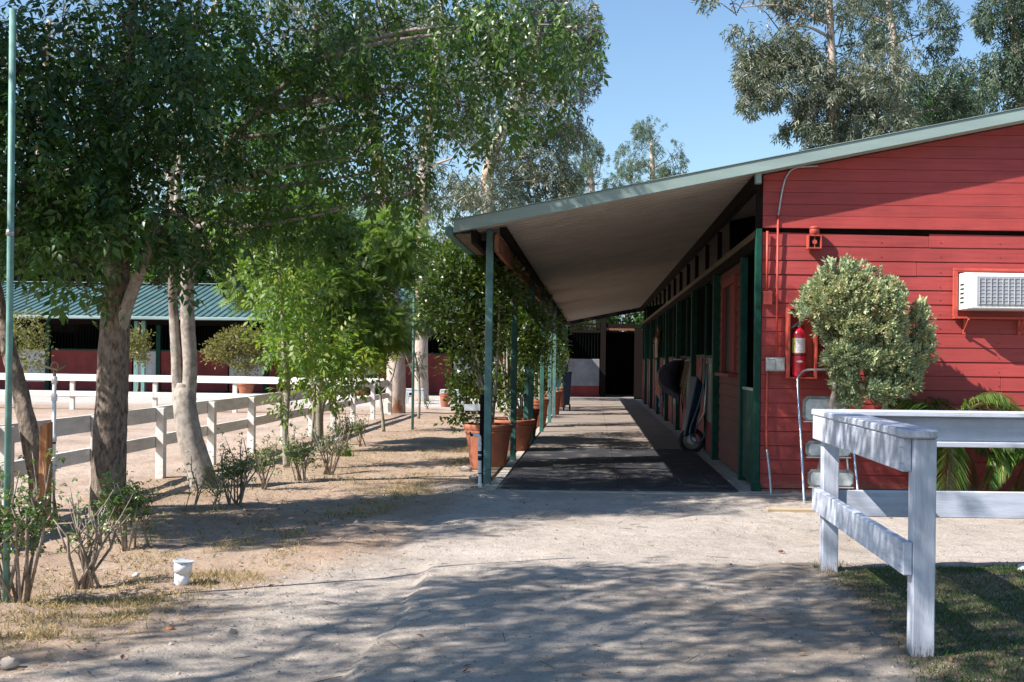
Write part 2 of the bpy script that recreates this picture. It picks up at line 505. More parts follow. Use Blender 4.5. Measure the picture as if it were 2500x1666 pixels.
def groundmat():
    m = bpy.data.materials.new("ground_dirt")
    t, b, o = nodes(m)
    at = t.nodes.new("ShaderNodeAttribute"); at.attribute_name = "zone"
    sp = t.nodes.new("ShaderNodeSeparateColor")
    t.links.new(at.outputs['Color'], sp.inputs[0])
    big = noise_tex(t, .9, 8, .6)
    fine = noise_tex(t, 55, 6, .75)
    dirt = ramp(t, big, [(.3, (.29, .205, .15)), (.5, (.38, .28, .21)), (.7, (.44, .34, .265))])
    dg = ramp(t, big, [(.3, (.36, .31, .265)), (.5, (.43, .38, .335)), (.7, (.475, .425, .38))])
    arena = ramp(t, big, [(.3, (.33, .25, .20)), (.5, (.43, .335, .27)), (.7, (.48, .385, .315))])
    pave = ramp(t, big, [(.3, (.44, .41, .37)), (.7, (.52, .49, .45))])

    def mix(f, a, c):
        x = t.nodes.new("ShaderNodeMixRGB")
        t.links.new(f, x.inputs[0]); t.links.new(a, x.inputs[1]); t.links.new(c, x.inputs[2])
        return x.outputs[0]
    c = mix(sp.outputs[0], dirt, dg)
    c = mix(sp.outputs[1], c, arena)
    c = mix(sp.outputs[2], c, pave)
    # darker organic soil where alpha attribute says so
    at2 = t.nodes.new("ShaderNodeAttribute"); at2.attribute_name = "humus"
    hum = ramp(t, big, [(.35, (.15, .115, .085)), (.65, (.27, .21, .155))])
    c = mix(at2.outputs['Fac'], c, hum)
    sc = ramp(t, fine, [(.30, (.55, .54, .53)), (.45, (.92, .92, .92)), (.62, (1.0, 1.0, 1.0)), (.72, (1.18, 1.18, 1.18))])
    mm = t.nodes.new("ShaderNodeMixRGB"); mm.blend_type = 'MULTIPLY'; mm.inputs[0].default_value = .75
    t.links.new(c, mm.inputs[1]); t.links.new(sc, mm.inputs[2])
    md = ramp(t, noise_tex(t, 5.5, 9, .75), [(.32, (.72, .70, .68)), (.5, (1, 1, 1)), (.66, (1.08, 1.07, 1.06))])
    m3 = t.nodes.new("ShaderNodeMixRGB"); m3.blend_type = 'MULTIPLY'; m3.inputs[0].default_value = .8
    t.links.new(mm.outputs[0], m3.inputs[1]); t.links.new(md, m3.inputs[2])
    t.links.new(m3.outputs[0], b.inputs['Base Color'])
    b.inputs['Roughness'].default_value = .95
    b.inputs['Specular IOR Level'].default_value = .15
    mid = noise_tex(t, 9, 8, .7)
    bp0 = t.nodes.new("ShaderNodeBump"); bp0.inputs['Strength'].default_value = .8; bp0.inputs['Distance'].default_value = .04
    t.links.new(mid, bp0.inputs['Height'])
    bp = t.nodes.new("ShaderNodeBump"); bp.inputs['Strength'].default_value = .7; bp.inputs['Distance'].default_value = .008
    t.links.new(fine, bp.inputs['Height']); t.links.new(bp0.outputs[0], bp.inputs['Normal'])
    t.links.new(bp.outputs[0], b.inputs['Normal'])
    return m


# ------------------------------------------------------------------ ground
EDGE_X = -0.97


def gz(x, y):
    x = np.asarray(x, float); y = np.asarray(y, float)
    z = (fbm(x * .8, y * .8, 3, 3) - .5) * .05 + (fbm(x * 4, y * 4, 8, 3) - .5) * .016
    wob = (fbm(y * 1.4, y * .3, 21, 3) - .5) * .16
    step = sstep(EDGE_X - .03, EDGE_X + .02, x + wob) * (1 - sstep(6.9, 7.7, y)) * sstep(-3, 0, y)
    z = z + (1 - step) * sstep(-4.4, -3.8, x) * sstep(.5, .72, fbm(x * 2.1, y * 2.1, 91, 2)) * -.018
    z = z + step * .035 * (1 - sstep(3, 5, x))
    dist = np.clip(np.abs(x + 4.55), 0, 99)
    aren = sstep(-4.7, -5.2, x) * (1 - sstep(24.5, 26, y))
    z = z + aren * (fbm(x * 2.5, y * 2.5, 33, 3) - .5) * .09
    aisle = sstep(-1.5, -1.25, x) * (1 - sstep(1.9, 2.2, x)) * sstep(10.9, 11.5, y)
    barn = sstep(1.3, 1.6, x) * sstep(10.9, 11.4, y)
    k = np.clip(aisle + barn, 0, 1)
    z = z * (1 - k) - .01 * k
    far = sstep(34, 38, y)
    z = z * (1 - far)
    # little clod heap at lower left
    z = z + .05 * np.exp(-((x + 2.95) ** 2 + (y - 5.55) ** 2) / .07) * (0.6 + fbm(x * 9, y * 9, 4, 2))
    z = z + .04 * np.exp(-((x + 1.2) ** 2 / .12 + (y - 11.6) ** 2 / .35))
    return z


def axis(dense0, dense1, d, lo, hi):
    a = list(np.arange(dense0, dense1, d))
    s = d; x = dense1
    while x < hi:
        a.append(x); s *= 1.12; x += s
    a.append(hi)
    s = d; x = dense0 - d; pre = []
    while x > lo:
        pre.append(x); s *= 1.12; x -= s
    pre.append(lo)
    return np.array(pre[::-1] + a)


xs = axis(-7, 5, .045, -900, 900)
ys = axis(4.0, 13, .045, -60, 1500)
XX, YY = np.meshgrid(xs, ys)
ZZ = gz(XX, YY)
nx, ny = len(xs), len(ys)
V = np.stack([XX.ravel(), YY.ravel(), ZZ.ravel()], 1)
ii = (np.arange(ny - 1)[:, None] * nx + np.arange(nx - 1)[None, :]).ravel()
FQ = np.stack([ii, ii + 1, ii + nx + 1, ii + nx], 1)
ground = mk("ground", V, FQ, groundmat(), smooth=True, kind='structure')
x, y = V[:, 0], V[:, 1]
bx_ = np.interp(y, [3, 4.9, 6.6, 8, 10.7, 12], [-2.3, -2.15, -2.0, -1.6, -1.35, -1.2])
wn = (fbm(x * 1.3, y * 1.3, 50, 4) - .5) * .9
zR = sstep(-.25, .35, x - bx_ + wn)
zG = sstep(-4.55, -4.9, x) * (1 - sstep(25.6, 27, y))
zB = sstep(30, 31, y + wn) * (1 - sstep(44, 50, y))
rgba = np.stack([zR, zG, zB, np.ones_like(x)], 1).astype(np.float32)
ca = ground.data.attributes.new("zone", 'FLOAT_COLOR', 'POINT')
ca.data.foreach_set("color", rgba.ravel())


def lawn_mask(x, y):
    e = (fbm(x * 1.1, y * 1.1, 71, 4) - .5) * 1.3
    # lawn lies right of a wavering line near the white fence
    bx = np.interp(y, [2, 4.2, 4.9, 5.6, 6.4, 7.0, 7.4, 7.8], [1.1, 1.25, 1.42, 1.45, 1.50, 1.58, 2.4, 6])
    return sstep(-.12, .30, x - bx + e * .55)


lawn = lawn_mask(x, y) * (1 - sstep(7.2, 7.8, y))
hb = sstep(-.9, .1, x - np.interp(y, [2, 4.2, 7, 7.8], [.2, .7, .9, 3]) + wn) * (1 - sstep(7.2, 7.8, y))
hum = np.clip(lawn * .95 + hb * .45 * fbm(x * 3, y * 3, 77, 3) * 2, 0, 1)
ha = ground.data.attributes.new("humus", 'FLOAT', 'POINT')
ha.data.foreach_set("value", hum.astype(np.float32))

# far hill
hv = []; hf = []
hx = np.linspace(-900, 900, 90)
for i, xx in enumerate(hx):
    top = 115 + 30 * math.sin(xx * .006 + 1) + 22 * float(fbm(np.array([xx * .01]), np.array([2.]), 5)[0])
    hv += [(xx, 900, -5), (xx, 1010, top * .6), (xx, 1120, top)]
for i in range(len(hx) - 1):
    for k in range(2):
        a = i * 3 + k
        hf.append((a, a + 3, a + 4, a + 1))
mk("hill", hv, hf, M['hill'], smooth=True, kind='structure')

# ------------------------------------------------------------------ scatter engine


def frames(D, U):
    D = D / np.linalg.norm(D, axis=1, keepdims=True)
    S = np.cross(D, U); n = np.linalg.norm(S, axis=1, keepdims=True); n[n < 1e-6] = 1
    S = S / n
    N = np.cross(S, D)
    return S, D, N     # local x, y, z


def scatter(tv, tf, P, D, U, s, s2=None):
    """template with length along +y; returns V, F"""
    S, Dn, N = frames(D, U)
    tv = np.asarray(tv)
    s = np.asarray(s).reshape(-1, 1, 1)
    Vv = P[:, None, :] + s * (tv[None, :, 0:1] * S[:, None, :] + tv[None, :, 1:2] * Dn[:, None, :] + tv[None, :, 2:3] * N[:, None, :])
    n = len(P); k = len(tv)
    Ff = (np.asarray(tf)[None] + (np.arange(n) * k)[:, None, None]).reshape(-1, np.asarray(tf).shape[1])
    return Vv.reshape(-1, 3), Ff


def t_leaf(L=1., Wd=.4, fold=.15, curve=.15):
    v = [(0, 0, 0), (-Wd / 2, .42 * L, fold * Wd), (Wd / 2, .42 * L, fold * Wd), (0, .5 * L, 0), (0, L, -curve * L)]
    return v, [(0, 3, 1), (1, 3, 4), (0, 2, 3), (3, 2, 4)]


def t_leaf2(L=1., Wd=.4, curve=.1):
    return [(0, 0, 0), (-Wd / 2, .45 * L, 0), (Wd / 2, .45 * L, 0), (0, L, -curve * L)], [(0, 2, 1), (1, 2, 3)]


def comp(parts):
    """join placed leaves into a template: list of (tv, tf, origin, dir, up, scale)"""
    VV = []; FF = []; n = 0
    for tv, tf, o, d, u, s in parts:
        v, f = scatter(tv, tf, np.array([o], float), np.array([d], float), np.array([u], float), [s])
        VV.append(v); FF.append(f + n); n += len(v)
    return np.concatenate(VV), np.concatenate(FF)


def t_pinnate(n=3, L=1., leaf=.34, wd=.42, four=True, droop=.25):
    tv, tf = (t_leaf if four else t_leaf2)(1, wd)
    P = []
    for i in range(n):
        yy = .25 + .6 * i / max(1, n - 1)
        z = -droop * yy * yy
        for s in (-1, 1):
            P.append((tv, tf, (0, yy, z), (s * .85, .6, -.35 - random.uniform(0, .3)), (random.uniform(-.3, .3), 0, 1), leaf * random.uniform(.85, 1.15)))
    P.append((tv, tf, (0, .95, -droop), (0, 1, -.4), (0.1, 0, 1), leaf * 1.1))
    return comp(P)


def t_cluster(n=8, wd=.22, spread=.6, leaf=.5, hang=1.):
    """hanging spray of narrow leaves; y is the twig direction"""
    tv, tf = t_leaf2(1, wd)
    rr = random.Random(n)
    P = []
    for i in range(n):
        yy = rr.uniform(0, 1)
        P.append((tv, tf, (rr.uniform(-.12, .12), yy, rr.uniform(-.12, .12)), (rr.uniform(-spread, spread), rr.uniform(.1, 1), rr.uniform(-spread, spread)), (rr.uniform(-1, 1), 0.1, 1), leaf * rr.uniform(.7, 1.2)))
    return comp(P)


def t_frond(n=8, wd=.22):
    """feathery bipinnate leaf: pairs of narrow pinnae"""
    tv, tf = t_leaf2(1, wd)
    P = []
    for i in range(n):
        yy = .1 + .85 * i / (n - 1)
        ln = .36 * math.sin(math.pi * (.15 + .8 * i / n)) + .06
        for s in (-1, 1):
            P.append((tv, tf, (0, yy, -.18 * yy * yy), (s, .55, -.15), (0, .1, 1), ln))
    return comp(P)


T_ASH = t_pinnate(3, four=True)
T_ASHFAR = t_pinnate(3, four=False)
T_EUC = t_cluster(9)
T_SHORT = t_cluster(8, wd=.45, spread=.9, leaf=.4)
T_FROND = t_frond()
T_LEAF = t_leaf()
T_JUN = t_cluster(7, wd=.5, spread=.35, leaf=.55)


def sample(c, r, n, shell=.55, f=1.2, thr=.42, seed=0, keep=None):
    """points in an ellipsoid, denser to the outside, thinned by soft noise to leave gaps"""
    rg = np.random.default_rng(seed)
    m = int(n * 2.6) + 50
    d = rg.normal(size=(m, 3)); d /= np.linalg.norm(d, axis=1, keepdims=True)
    rad = rg.uniform(0, 1, m) ** (1 / 3 * (1 - shell) + .12)
    P = np.array(c)[None] + d * rad[:, None] * np.array(r)[None]
    q = n3(P, f, seed % 17) + rg.uniform(-.08, .08, m)
    P = P[q > thr][:n]
    return P


def leafdirs(P, c, rg, out=.6, down=.5):
    D = (P - np.array(c)[None]); D /= (np.linalg.norm(D, axis=1, keepdims=True) + 1e-6)
    D = D * out + rg.normal(size=P.shape) * .55
    D[:, 2] -= down
    U = rg.normal(size=P.shape) * .35; U[:, 2] += 1
    return D, U


def foliage(name, clumps, tmpl, size, mat, parent, seed=0, out=.6, down=.5, thr=.42, f=1.2, shell=.55, view=None, smooth=False, bias=0):
    """clumps: (centre, radii, n)"""
    VV = []; FF = []; RR = []; n = 0
    rg = np.random.default_rng(seed + 99)
    for i, (c, r, k) in enumerate(clumps):
        P = sample(c, r, k, shell, f, thr, seed * 31 + i)
        if len(P) == 0: continue
        D, U = leafdirs(P, c, rg, out, down)
        s = size * rg.uniform(.7, 1.25, len(P))
        v, ff = scatter(tmpl[0], tmpl[1], P, D, U, s)
        per = len(tmpl[1])
        r0 = np.clip(n3(P, .9, seed) * .5 + rg.uniform(0, .5, len(P)) + bias, 0, 1)
        # rare autumn leaves
        RR.append(np.clip(np.repeat(r0, per) + rg.uniform(-.12, .12, len(P) * per), 0, 1))
        VV.append(v); FF.append(ff + n); n += len(v)
    return mk(name, np.concatenate(VV), np.concatenate(FF), mat, parent, smooth=smooth, rnd=np.concatenate(RR))


def limbs(parent, start_pts, targets, r0, mat, seed=0, sag=0.0, n=7, name='limb'):
    """curved limbs from a trunk point to crown clumps"""
    rr = random.Random(seed)
    for i, (a, b) in enumerate(zip(start_pts, targets)):
        a = Vector(a); b = Vector(b)
        L = (b - a).length
        mid = a.lerp(b, .5) + Vector((rr.uniform(-.1, .1) * L, rr.uniform(-.1, .1) * L, rr.uniform(0, .12) * L - sag * L))
        pts = smoothline([a, mid, b], 5)
        m = MB().tube(pts, [r0 * (1 - .85 * k / (len(pts) - 1)) for k in range(len(pts))], n, noise=.06, seed=seed + i)
        m.build(name, mat, parent, smooth=True)


def twigs(parent, clumps, mat, per=10, r=.008, seed=0, trunkpts=None):
    m = MB(); rr = random.Random(seed)
    for (c, rd, k) in clumps:
        c = Vector(c)
        for j in range(per):
            d = Vector((rr.gauss(0, 1), rr.gauss(0, 1), rr.gauss(0, 1))).normalized()
            e = c + Vector((d.x * rd[0], d.y * rd[1], d.z * rd[2])) * rr.uniform(.6, 1)
            s = c + Vector((rr.uniform(-.2, .2) * rd[0], rr.uniform(-.2, .2) * rd[1], rr.uniform(-.3, .1) * rd[2]))
            q = s.lerp(e, .5) + Vector((rr.uniform(-.1, .1), rr.uniform(-.1, .1), rr.uniform(0, .15))) * (e - s).length
            m.tube([s, q, e], [r, r * .7, r * .3], 4, cap=False)
    if m.v:
        m.build('twigs', mat, parent, smooth=True, kind='stuff')


def trunk(parent, pts, rads, mat, n=14, noise=.05, seed=0, name='trunk', flare=1.0):
    sp = smoothline(pts, 6)
    rr = []
    for i in range(len(pts) - 1):
        for j in range(6):
            t = j / 6
            rr.append(rads[i] * (1 - t) + rads[i + 1] * t)
    rr.append(rads[-1])
    for i in range(min(4, len(rr))):
        rr[i] *= 1 + (flare - 1) * (1 - i / 4) ** 2
    return MB().tube(sp, rr, n, noise=noise, seed=seed).build(name, mat, parent, smooth=True)


def C(px, py, Y, rx, ry, rd, n):
    """clump: centre pixel, distance, radii in photo pixels (across, up) and metres deep"""
    return (W(px, py, Y), (rx / F * Y, rd, ry / F * Y), n)

# ================================================================== BARN
YW = 11.6            # front wall plane
XC = 1.72            # corner of the wall
YEND = 39.0
ROOF_S = .209


def zr(x):           # underside of the roof
    return 2.60 + ROOF_S * (x + 1.38)


barn = empty("barn", (XC, YW, 0), "long red board barn with a sloping canopy over the covered aisle", "barn")

# --- roof: corrugated sheet (green on top, tan below)
XR0, XR1 = -1.42, 9.5
YR0 = 11.39
pitch = .205
prof = []
yy = YR0
while yy < YEND:
    prof += [(yy, .03), (yy + pitch * .62, .03), (yy + pitch * .66, 0), (yy + pitch * .94, 0)]
    yy += pitch
prof.append((YEND, 0))


def sheet(name, zoff, mat, x0, x1, flip=False):
    v = []; f = []
    for (y_, h_) in prof:
        v.append((x0, y_, zr(x0) + zoff + h_)); v.append((x1, y_, zr(x1) + zoff + h_))
    for i in range(len(prof) - 1):
        a = 2 * i
        f.append((a, a + 1, a + 3, a + 2) if not flip else (a, a + 2, a + 3, a + 1))
    return mk(name, v, f, mat, barn)


sheet("roof_sheet", .030, M['roofgreen'], XR0, XR1)
sheet("roof_soffit", .0, M['soffit'], XR0 + .03, XR1 - .02, True)
# rake fascia
MB().prism([(XR0, zr(XR0) - .005), (XR1, zr(XR1) - .005), (XR1, zr(XR1) + .122), (XR0, zr(XR0) + .122)], 'y', YR0 - .035, YR0 - .004).build("rake_fascia", M['fascia'], barn, bevel=.006)
MB().prism([(XR0, zr(XR0) + .123), (XR1, zr(XR1) + .123), (XR1, zr(XR1) + .129), (XR0, zr(XR0) + .129)], 'y', YR0 - .045, YR0 + .09).build("rake_cap", M['fascia'], barn)
# eave gutter
g = MB()
g.box(XR0 - .09, XR0 - .003, YR0 - .01, YEND, zr(XR0) - .03, zr(XR0) + .06)
g.build("gutter", M['teal'], barn, bevel=.01)
MB().box(XR0 + .02, XR0 + .17, YR0 + .01, YEND, zr(XR0) - .035, zr(XR0) - .012).build("eave_board", M['tanwood'], barn)
MB().box(XR0 + .175, XR0 + .23, YR0 + .02, YEND, zr(XR0) - .10, zr(XR0) + .028).build("eave_beam", M['darkwood'], barn)
# post-line header: reddish brown timber on the outer side, black steel on the inner
MB().box(-1.025, -.985, YR0 + .2, YEND, 2.42, 2.60).build("header_beam", M['brownbeam'], barn)
MB().box(-.975, -.90, YR0 + .2, YEND, 2.60, 2.675).build("header_beam", M['darkwood'], barn)
# brackets between eave and header
for k in range(9):
    y_ = 11.9 + k * 3.05
    MB().beam((XR0 + .2, y_, 2.60), (-1.03, y_, 2.62), .04, .07).build("outrigger", M['tanwood'], barn)

# --- canopy posts
post_px = [(1191, 11.73), (1253, 14.6), (1284, 17.2), (1296, 17.9), (1322, 20.7), (1341, 23.6), (1352, 27.0), (1361, 30.5), (1368, 34), (1374, 37.5)]
for i, (px, Y) in enumerate(post_px):
    x0 = W(px, 1050, Y).x
    hw = .037
    p = MB().box(x0 - hw, x0 + hw, Y - hw, Y + hw, -.05, zr(x0) - .002).build("canopy_post", M['teal'] if i in (0, 5, 6) else M['postgreen'], barn, bevel=.005)
    if i == 0:
        MB().box(x0 - hw - .045, x0 - hw - .003, Y - .02, Y + .03, -.06, .95).build("post_stake", M['darkwood'], barn)
# concrete strip under the post line
MB().box(-1.22, -1.10, 11.35, YEND, -.06, .028).build("edging_board", M['tanwood'], barn)
MB().box(-1.06, -.96, 11.30, YEND, -.06, .022).build("edging_board", M['concrete'], barn)

# --- aisle floor: rubber mats laid edge to edge
floor = MB().box(-1.0, XC + .4, 11.32, YEND + 3, -.2, .0).build("aisle_floor", M['concrete'], kind='structure')
mw = 2.42 / 2
yy = 11.45; k = 0
mesh_cache = {}
while yy < YEND + 2.4:
    for c in range(2):
        x0 = -.93 + c * mw
        key = (k >= 2)
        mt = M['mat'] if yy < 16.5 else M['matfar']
        m = MB()
        j = random.uniform(-.002, .002)
        m.box(x0 + .002, x0 + mw - .002, yy + .002, yy + 1.83 - .002, .001, .018 + j)
        o = m.build("rubber_mat", mt, floor, bevel=.003)
    yy += 1.83; k += 1
# rows of small raised studs on the nearest mats
dm = MB()
for ix in range(9):
    xx = -.78 + ix * .29
    yj = 11.52
    while yj < 14.6:
        if random.random() < .45:
            dm.box(xx - .004, xx + .004, yj - .006, yj + .006, .0165, .0225)
        yj += .075
dm.build("mat_stud", M['matdot'], floor, kind='stuff')

# --- front wall: board siding, every board its own piece
BX1 = 6.6
wall = MB()
wall.prism([(XC + .03, -.1), (BX1, -.1), (BX1, zr(BX1) - .02), (XC + .03, zr(XC + .03) - .02)], 'y', YW + .025, YW + .12)
wallo = wall.build("front_wall", M['interior'], barn)
pz = .030; n_b = 18; bh = (2.665 - pz) / n_b
for i in range(n_b):
    z0 = pz + i * bh; z1 = z0 + bh - .0025
    cuts = [XC, BX1]
    if random.random() < .55: cuts = [XC, random.uniform(XC + .7, 5.0), BX1]
    for a, b in zip(cuts[:-1], cuts[1:]):
        d = random.uniform(-.002, .002)
        dz0 = random.uniform(-.0015, .0015); dz1 = random.uniform(-.0015, .0015)
        if i == n_b - 1:     # warped top board: leaves the dark gap
            dz1b = -.030
        else:
            dz1b = 0
        v = [(a + .002, YW - .004 + d, z0 + dz0), (b - .002, YW - .004 + d, z0 - dz0), (b - .002, YW + .003, z1 + dz1 + dz1b), (a + .002, YW + .004, z1 + dz1 + (dz1b * .1)),
             (a + .002, YW + .024, z0 + dz0), (b - .002, YW + .024, z0 - dz0), (b - .002, YW + .024, z1 + dz1 + dz1b), (a + .002, YW + .024, z1 + dz1 + (dz1b * .1))]
        mk("siding_board", v, [(0, 1, 2, 3), (5, 4, 7, 6), (4, 5, 1, 0), (3, 2, 6, 7), (4, 0, 3, 7), (1, 5, 6, 2)], M['red'], wallo, bevel=.002)
# upper boards (proud of the lower ones), clipped by the roof line
z0 = 2.700; hb_ = .122
while z0 < zr(BX1):
    z1 = z0 + hb_
    def xroof(z): return (z - 2.60) / ROOF_S - 1.38 + .06
    xa = max(XC, xroof(z0)); xb = max(XC, xroof(z1))
    if xa >= BX1 - .05: break
    xb = min(xb, BX1)
    y0 = YW - .026 + random.uniform(-.0015, .0015); y1 = YW - .018
    zt_left = min(z1, zr(xa) - .012)
    poly_f = [(xa, z0), (BX1, z0), (BX1, min(z1, zr(BX1) - .01) - .0025)]
    if xb < BX1: poly_f.append((xb, z1 - .0025))
    if xa == XC and xb > XC: poly_f.append((xa, zr(xa) - .012))
    poly = [p for i, p in enumerate(poly_f) if i == 0 or (abs(p[0] - poly_f[i - 1][0]) + abs(p[1] - poly_f[i - 1][1])) > 1e-4]
    if z0 < 2.75:
        MB().prism(poly, 'y', y0, YW + .024).build("siding_board", M['red'], wallo, bevel=.002)
    else:
        MB().prism(poly, 'y', y0, YW + .024).build("siding_board", M['red'], wallo, bevel=.002)
    z0 = z1
nl = MB()
for xx in (XC + .04, 2.33, 2.94, 3.55, 4.16, 4.77):
    for i in range(n_b):
        zz = pz + (i + .3) * bh + random.uniform(-.01, .01)
        nl.box(xx - .0035, xx + .0035, YW - .0085, YW - .002, zz - .0035, zz + .0035)
nl.build("nail_heads", M['redpanel'], wallo, kind='stuff')
# sill at the foot of the wall
MB().box(XC, BX1, YW - .012, YW + .02, -.08, .022).build("sill_board", M['red'], wallo)
# far side and back of the barn close it off
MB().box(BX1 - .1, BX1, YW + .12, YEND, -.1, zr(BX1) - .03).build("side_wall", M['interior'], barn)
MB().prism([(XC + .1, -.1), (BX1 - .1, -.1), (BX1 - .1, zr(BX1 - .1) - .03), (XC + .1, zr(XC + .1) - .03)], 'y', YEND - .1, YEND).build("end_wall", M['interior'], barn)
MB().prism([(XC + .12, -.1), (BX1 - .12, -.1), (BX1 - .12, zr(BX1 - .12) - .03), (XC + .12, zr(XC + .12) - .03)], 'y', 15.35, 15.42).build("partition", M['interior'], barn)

# corner post, bottom shoe, beam stub
pc = MB().box(1.652, XC - .003, YW - .03, YW + .06, -.03, 2.69).build("corner_post", M['green'], barn, bevel=.006)
MB().box(1.640, XC + .012, YW - .045, YW + .075, -.03, .07).build("post_shoe", M['green'], pc, bevel=.005)
MB().box(1.655, XC - .005, YW - .02, YW + .05, 2.695, zr(1.655) - .09).build("upper_post", M['darkwood'], barn)
s_ = W(1857, 432, 11.45)
MB().box(s_.x - .055, s_.x + .005, 11.42, 11.58, s_.z - .07, s_.z + .05).build("beam_end", M['fascia'], barn, bevel=.004)
# beam under the roof along the wall line
MB().box(1.60, 1.68, YW - .1, YEND, zr(1.6) - .14, zr(1.6) - .012).build("wall_plate", M['darkwood'], barn)
# header over the stall fronts
MB().box(1.66, 1.74, YW + .07, YEND, 2.615, 2.685).build("stall_header", M['tanwood'], barn)
MB().box(1.665, 1.735, YW + .07, YEND, 2.50, 2.612).build("stall_lintel", M['darkwood'], barn)

# --- first bay: half door beside the corner post
MB().box(1.675, 1.705, YW + .07, 12.62, .05, 1.02).build("half_door", M['green'], barn, bevel=.004)
MB().box(1.668, 1.712, YW + .065, 12.625, 1.02, 1.05).build("half_door_cap", M['fascia'], barn)
MB().box(1.645, 1.725, 12.64, 12.76, -.02, 2.50).build("door_post", M['green'], barn, bevel=.006)
# red side wall with a window, 12.76..15.25
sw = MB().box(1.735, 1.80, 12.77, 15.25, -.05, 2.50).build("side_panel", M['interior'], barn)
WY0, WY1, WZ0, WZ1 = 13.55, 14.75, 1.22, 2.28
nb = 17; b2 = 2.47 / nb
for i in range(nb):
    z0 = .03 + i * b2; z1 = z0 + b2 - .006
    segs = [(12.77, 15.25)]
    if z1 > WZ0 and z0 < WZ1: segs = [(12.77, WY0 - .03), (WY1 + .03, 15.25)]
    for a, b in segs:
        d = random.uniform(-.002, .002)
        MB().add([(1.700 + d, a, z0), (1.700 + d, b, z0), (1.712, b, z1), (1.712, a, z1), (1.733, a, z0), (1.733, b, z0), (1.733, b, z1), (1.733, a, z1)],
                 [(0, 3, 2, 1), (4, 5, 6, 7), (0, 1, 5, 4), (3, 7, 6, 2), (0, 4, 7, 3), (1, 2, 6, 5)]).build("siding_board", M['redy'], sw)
win = MB()
for (y0, y1, z0, z1) in ((WY0 - .09, WY0, WZ0 - .03, WZ1 + .09), (WY1, WY1 + .09, WZ0 - .03, WZ1 + .09), (WY0, WY1, WZ1, WZ1 + .09)):
    win.box(1.672, 1.738, y0, y1, z0, z1)
wf = MB().box(1.672, 1.738, WY0 - .09, WY0, WZ0 - .03, WZ1 + .09).build("window_jamb", M['redpaintdark'], barn, bevel=.003)
MB().box(1.672, 1.738, WY1, WY1 + .09, WZ0 - .03, WZ1 + .09).build("window_jamb", M['redpaintdark'], barn, bevel=.003)
MB().box(1.672, 1.738, WY0, WY1, WZ1, WZ1 + .09).build("window_head", M['redpaintdark'], barn, bevel=.003)
MB().box(1.60, 1.738, WY0 - .12, WY1 + .12, WZ0 - .075, WZ0 - .033).build("window_sill", M['redpaintdark'], barn, bevel=.003)
MB().box(1.705, 1.725, WY0, (WY0 + WY1) / 2, WZ0 - .03, WZ1).build("window_shutter", M['redpanel'], barn)
MB().box(1.728, 1.733, (WY0 + WY1) / 2, WY1, WZ0 - .03, WZ1).build("window_screen", M['black'], barn)

# --- stalls along the aisle
ys_ = 15.28
for s in range(7):
    per = 3.38
    y0 = ys_ + s * per
    MB().box(1.62, 1.735, y0, y0 + .16, -.02, 2.50).build("stall_post", M['green'], barn, bevel=.005)
    # door: beige upper, red kick panel, green frame, bars
    d0, d1 = y0 + .18, y0 + 1.42
    dr = MB().box(1.665, 1.695, d0, d1, .47, 1.38).build("stall_door", M['beige'], barn)
    MB().box(1.665, 1.695, d0, d1, .03, .465).build("kick_panel", M['redpanel'], dr)
    MB().box(1.650, 1.705, d1 + .002, d1 + .06, .03, 2.45).build("door_stile", M['green'], dr)
    MB().box(1.655, 1.70, d0, d1, 1.383, 1.42).build("door_rail", M['green'], dr)
    bm = MB()
    yb = d0 + .05
    while yb < d1 - .02:
        if s != 3 or not (d0 + .3 < yb < d0 + 1.1):
            bm.tube([(1.68, yb, 1.42), (1.68, yb, 2.45)], .010, 5, cap=False)
        yb += .09
    bm.build("bar_grille", M['bars'], dr, kind='stuff')
    # fixed front
    f0, f1 = d1 + .07, y0 + per - .01
    fx = MB().box(1.70, 1.73, f0, f1, .03, 1.40).build("stall_front", M['redpanel'], barn)
    MB().box(1.690, 1.735, f0, f1, 1.403, 1.44).build("front_rail", M['green'], fx)
    bm = MB()
    yb = f0 + .05
    while yb < f1 - .02:
        bm.tube([(1.715, yb, 1.44), (1.715, yb, 2.50)], .010, 5, cap=False)
        yb += .09
    bm.build("bar_grille", M['bars'], fx, kind='stuff')
    # stud above the header
    MB().box(1.672, 1.728, y0 + .03, y0 + .12, 2.69, zr(1.67) - .15).build("upper_stud", M['darkwood'], barn)
    MB().box(1.672, 1.728, y0 + per / 2, y0 + per / 2 + .07, 2.69, zr(1.67) - .15).build("upper_stud", M['darkwood'], barn)
    if s > 0:
        MB().box(1.76, BX1 - .12, y0 + .03, y0 + .09, 0, 2.3).build("stall_partition", M['interior'], barn)

# ================================================================== STABLE RANGE AT THE BACK
far = empty("stable_range", (-10, 43, 0), "low stable block with ribbed green metal roof behind the arena", "stable")
YS = 43.0
MB().box(-27, -1.6, 49.0, 49.1, 0, 2.6).build("back_wall", M['interior'], far) if False else None
# back wall left open in one bay (daylight shows through the bars there)
MB().box(-27, -12.9, 48.9, 49.0, 0, 2.75).build("back_wall", M['interior'], far)
MB().box(-11.5, -1.6, 48.9, 49.0, 0, 2.75).build("back_wall", M['interior'], far)
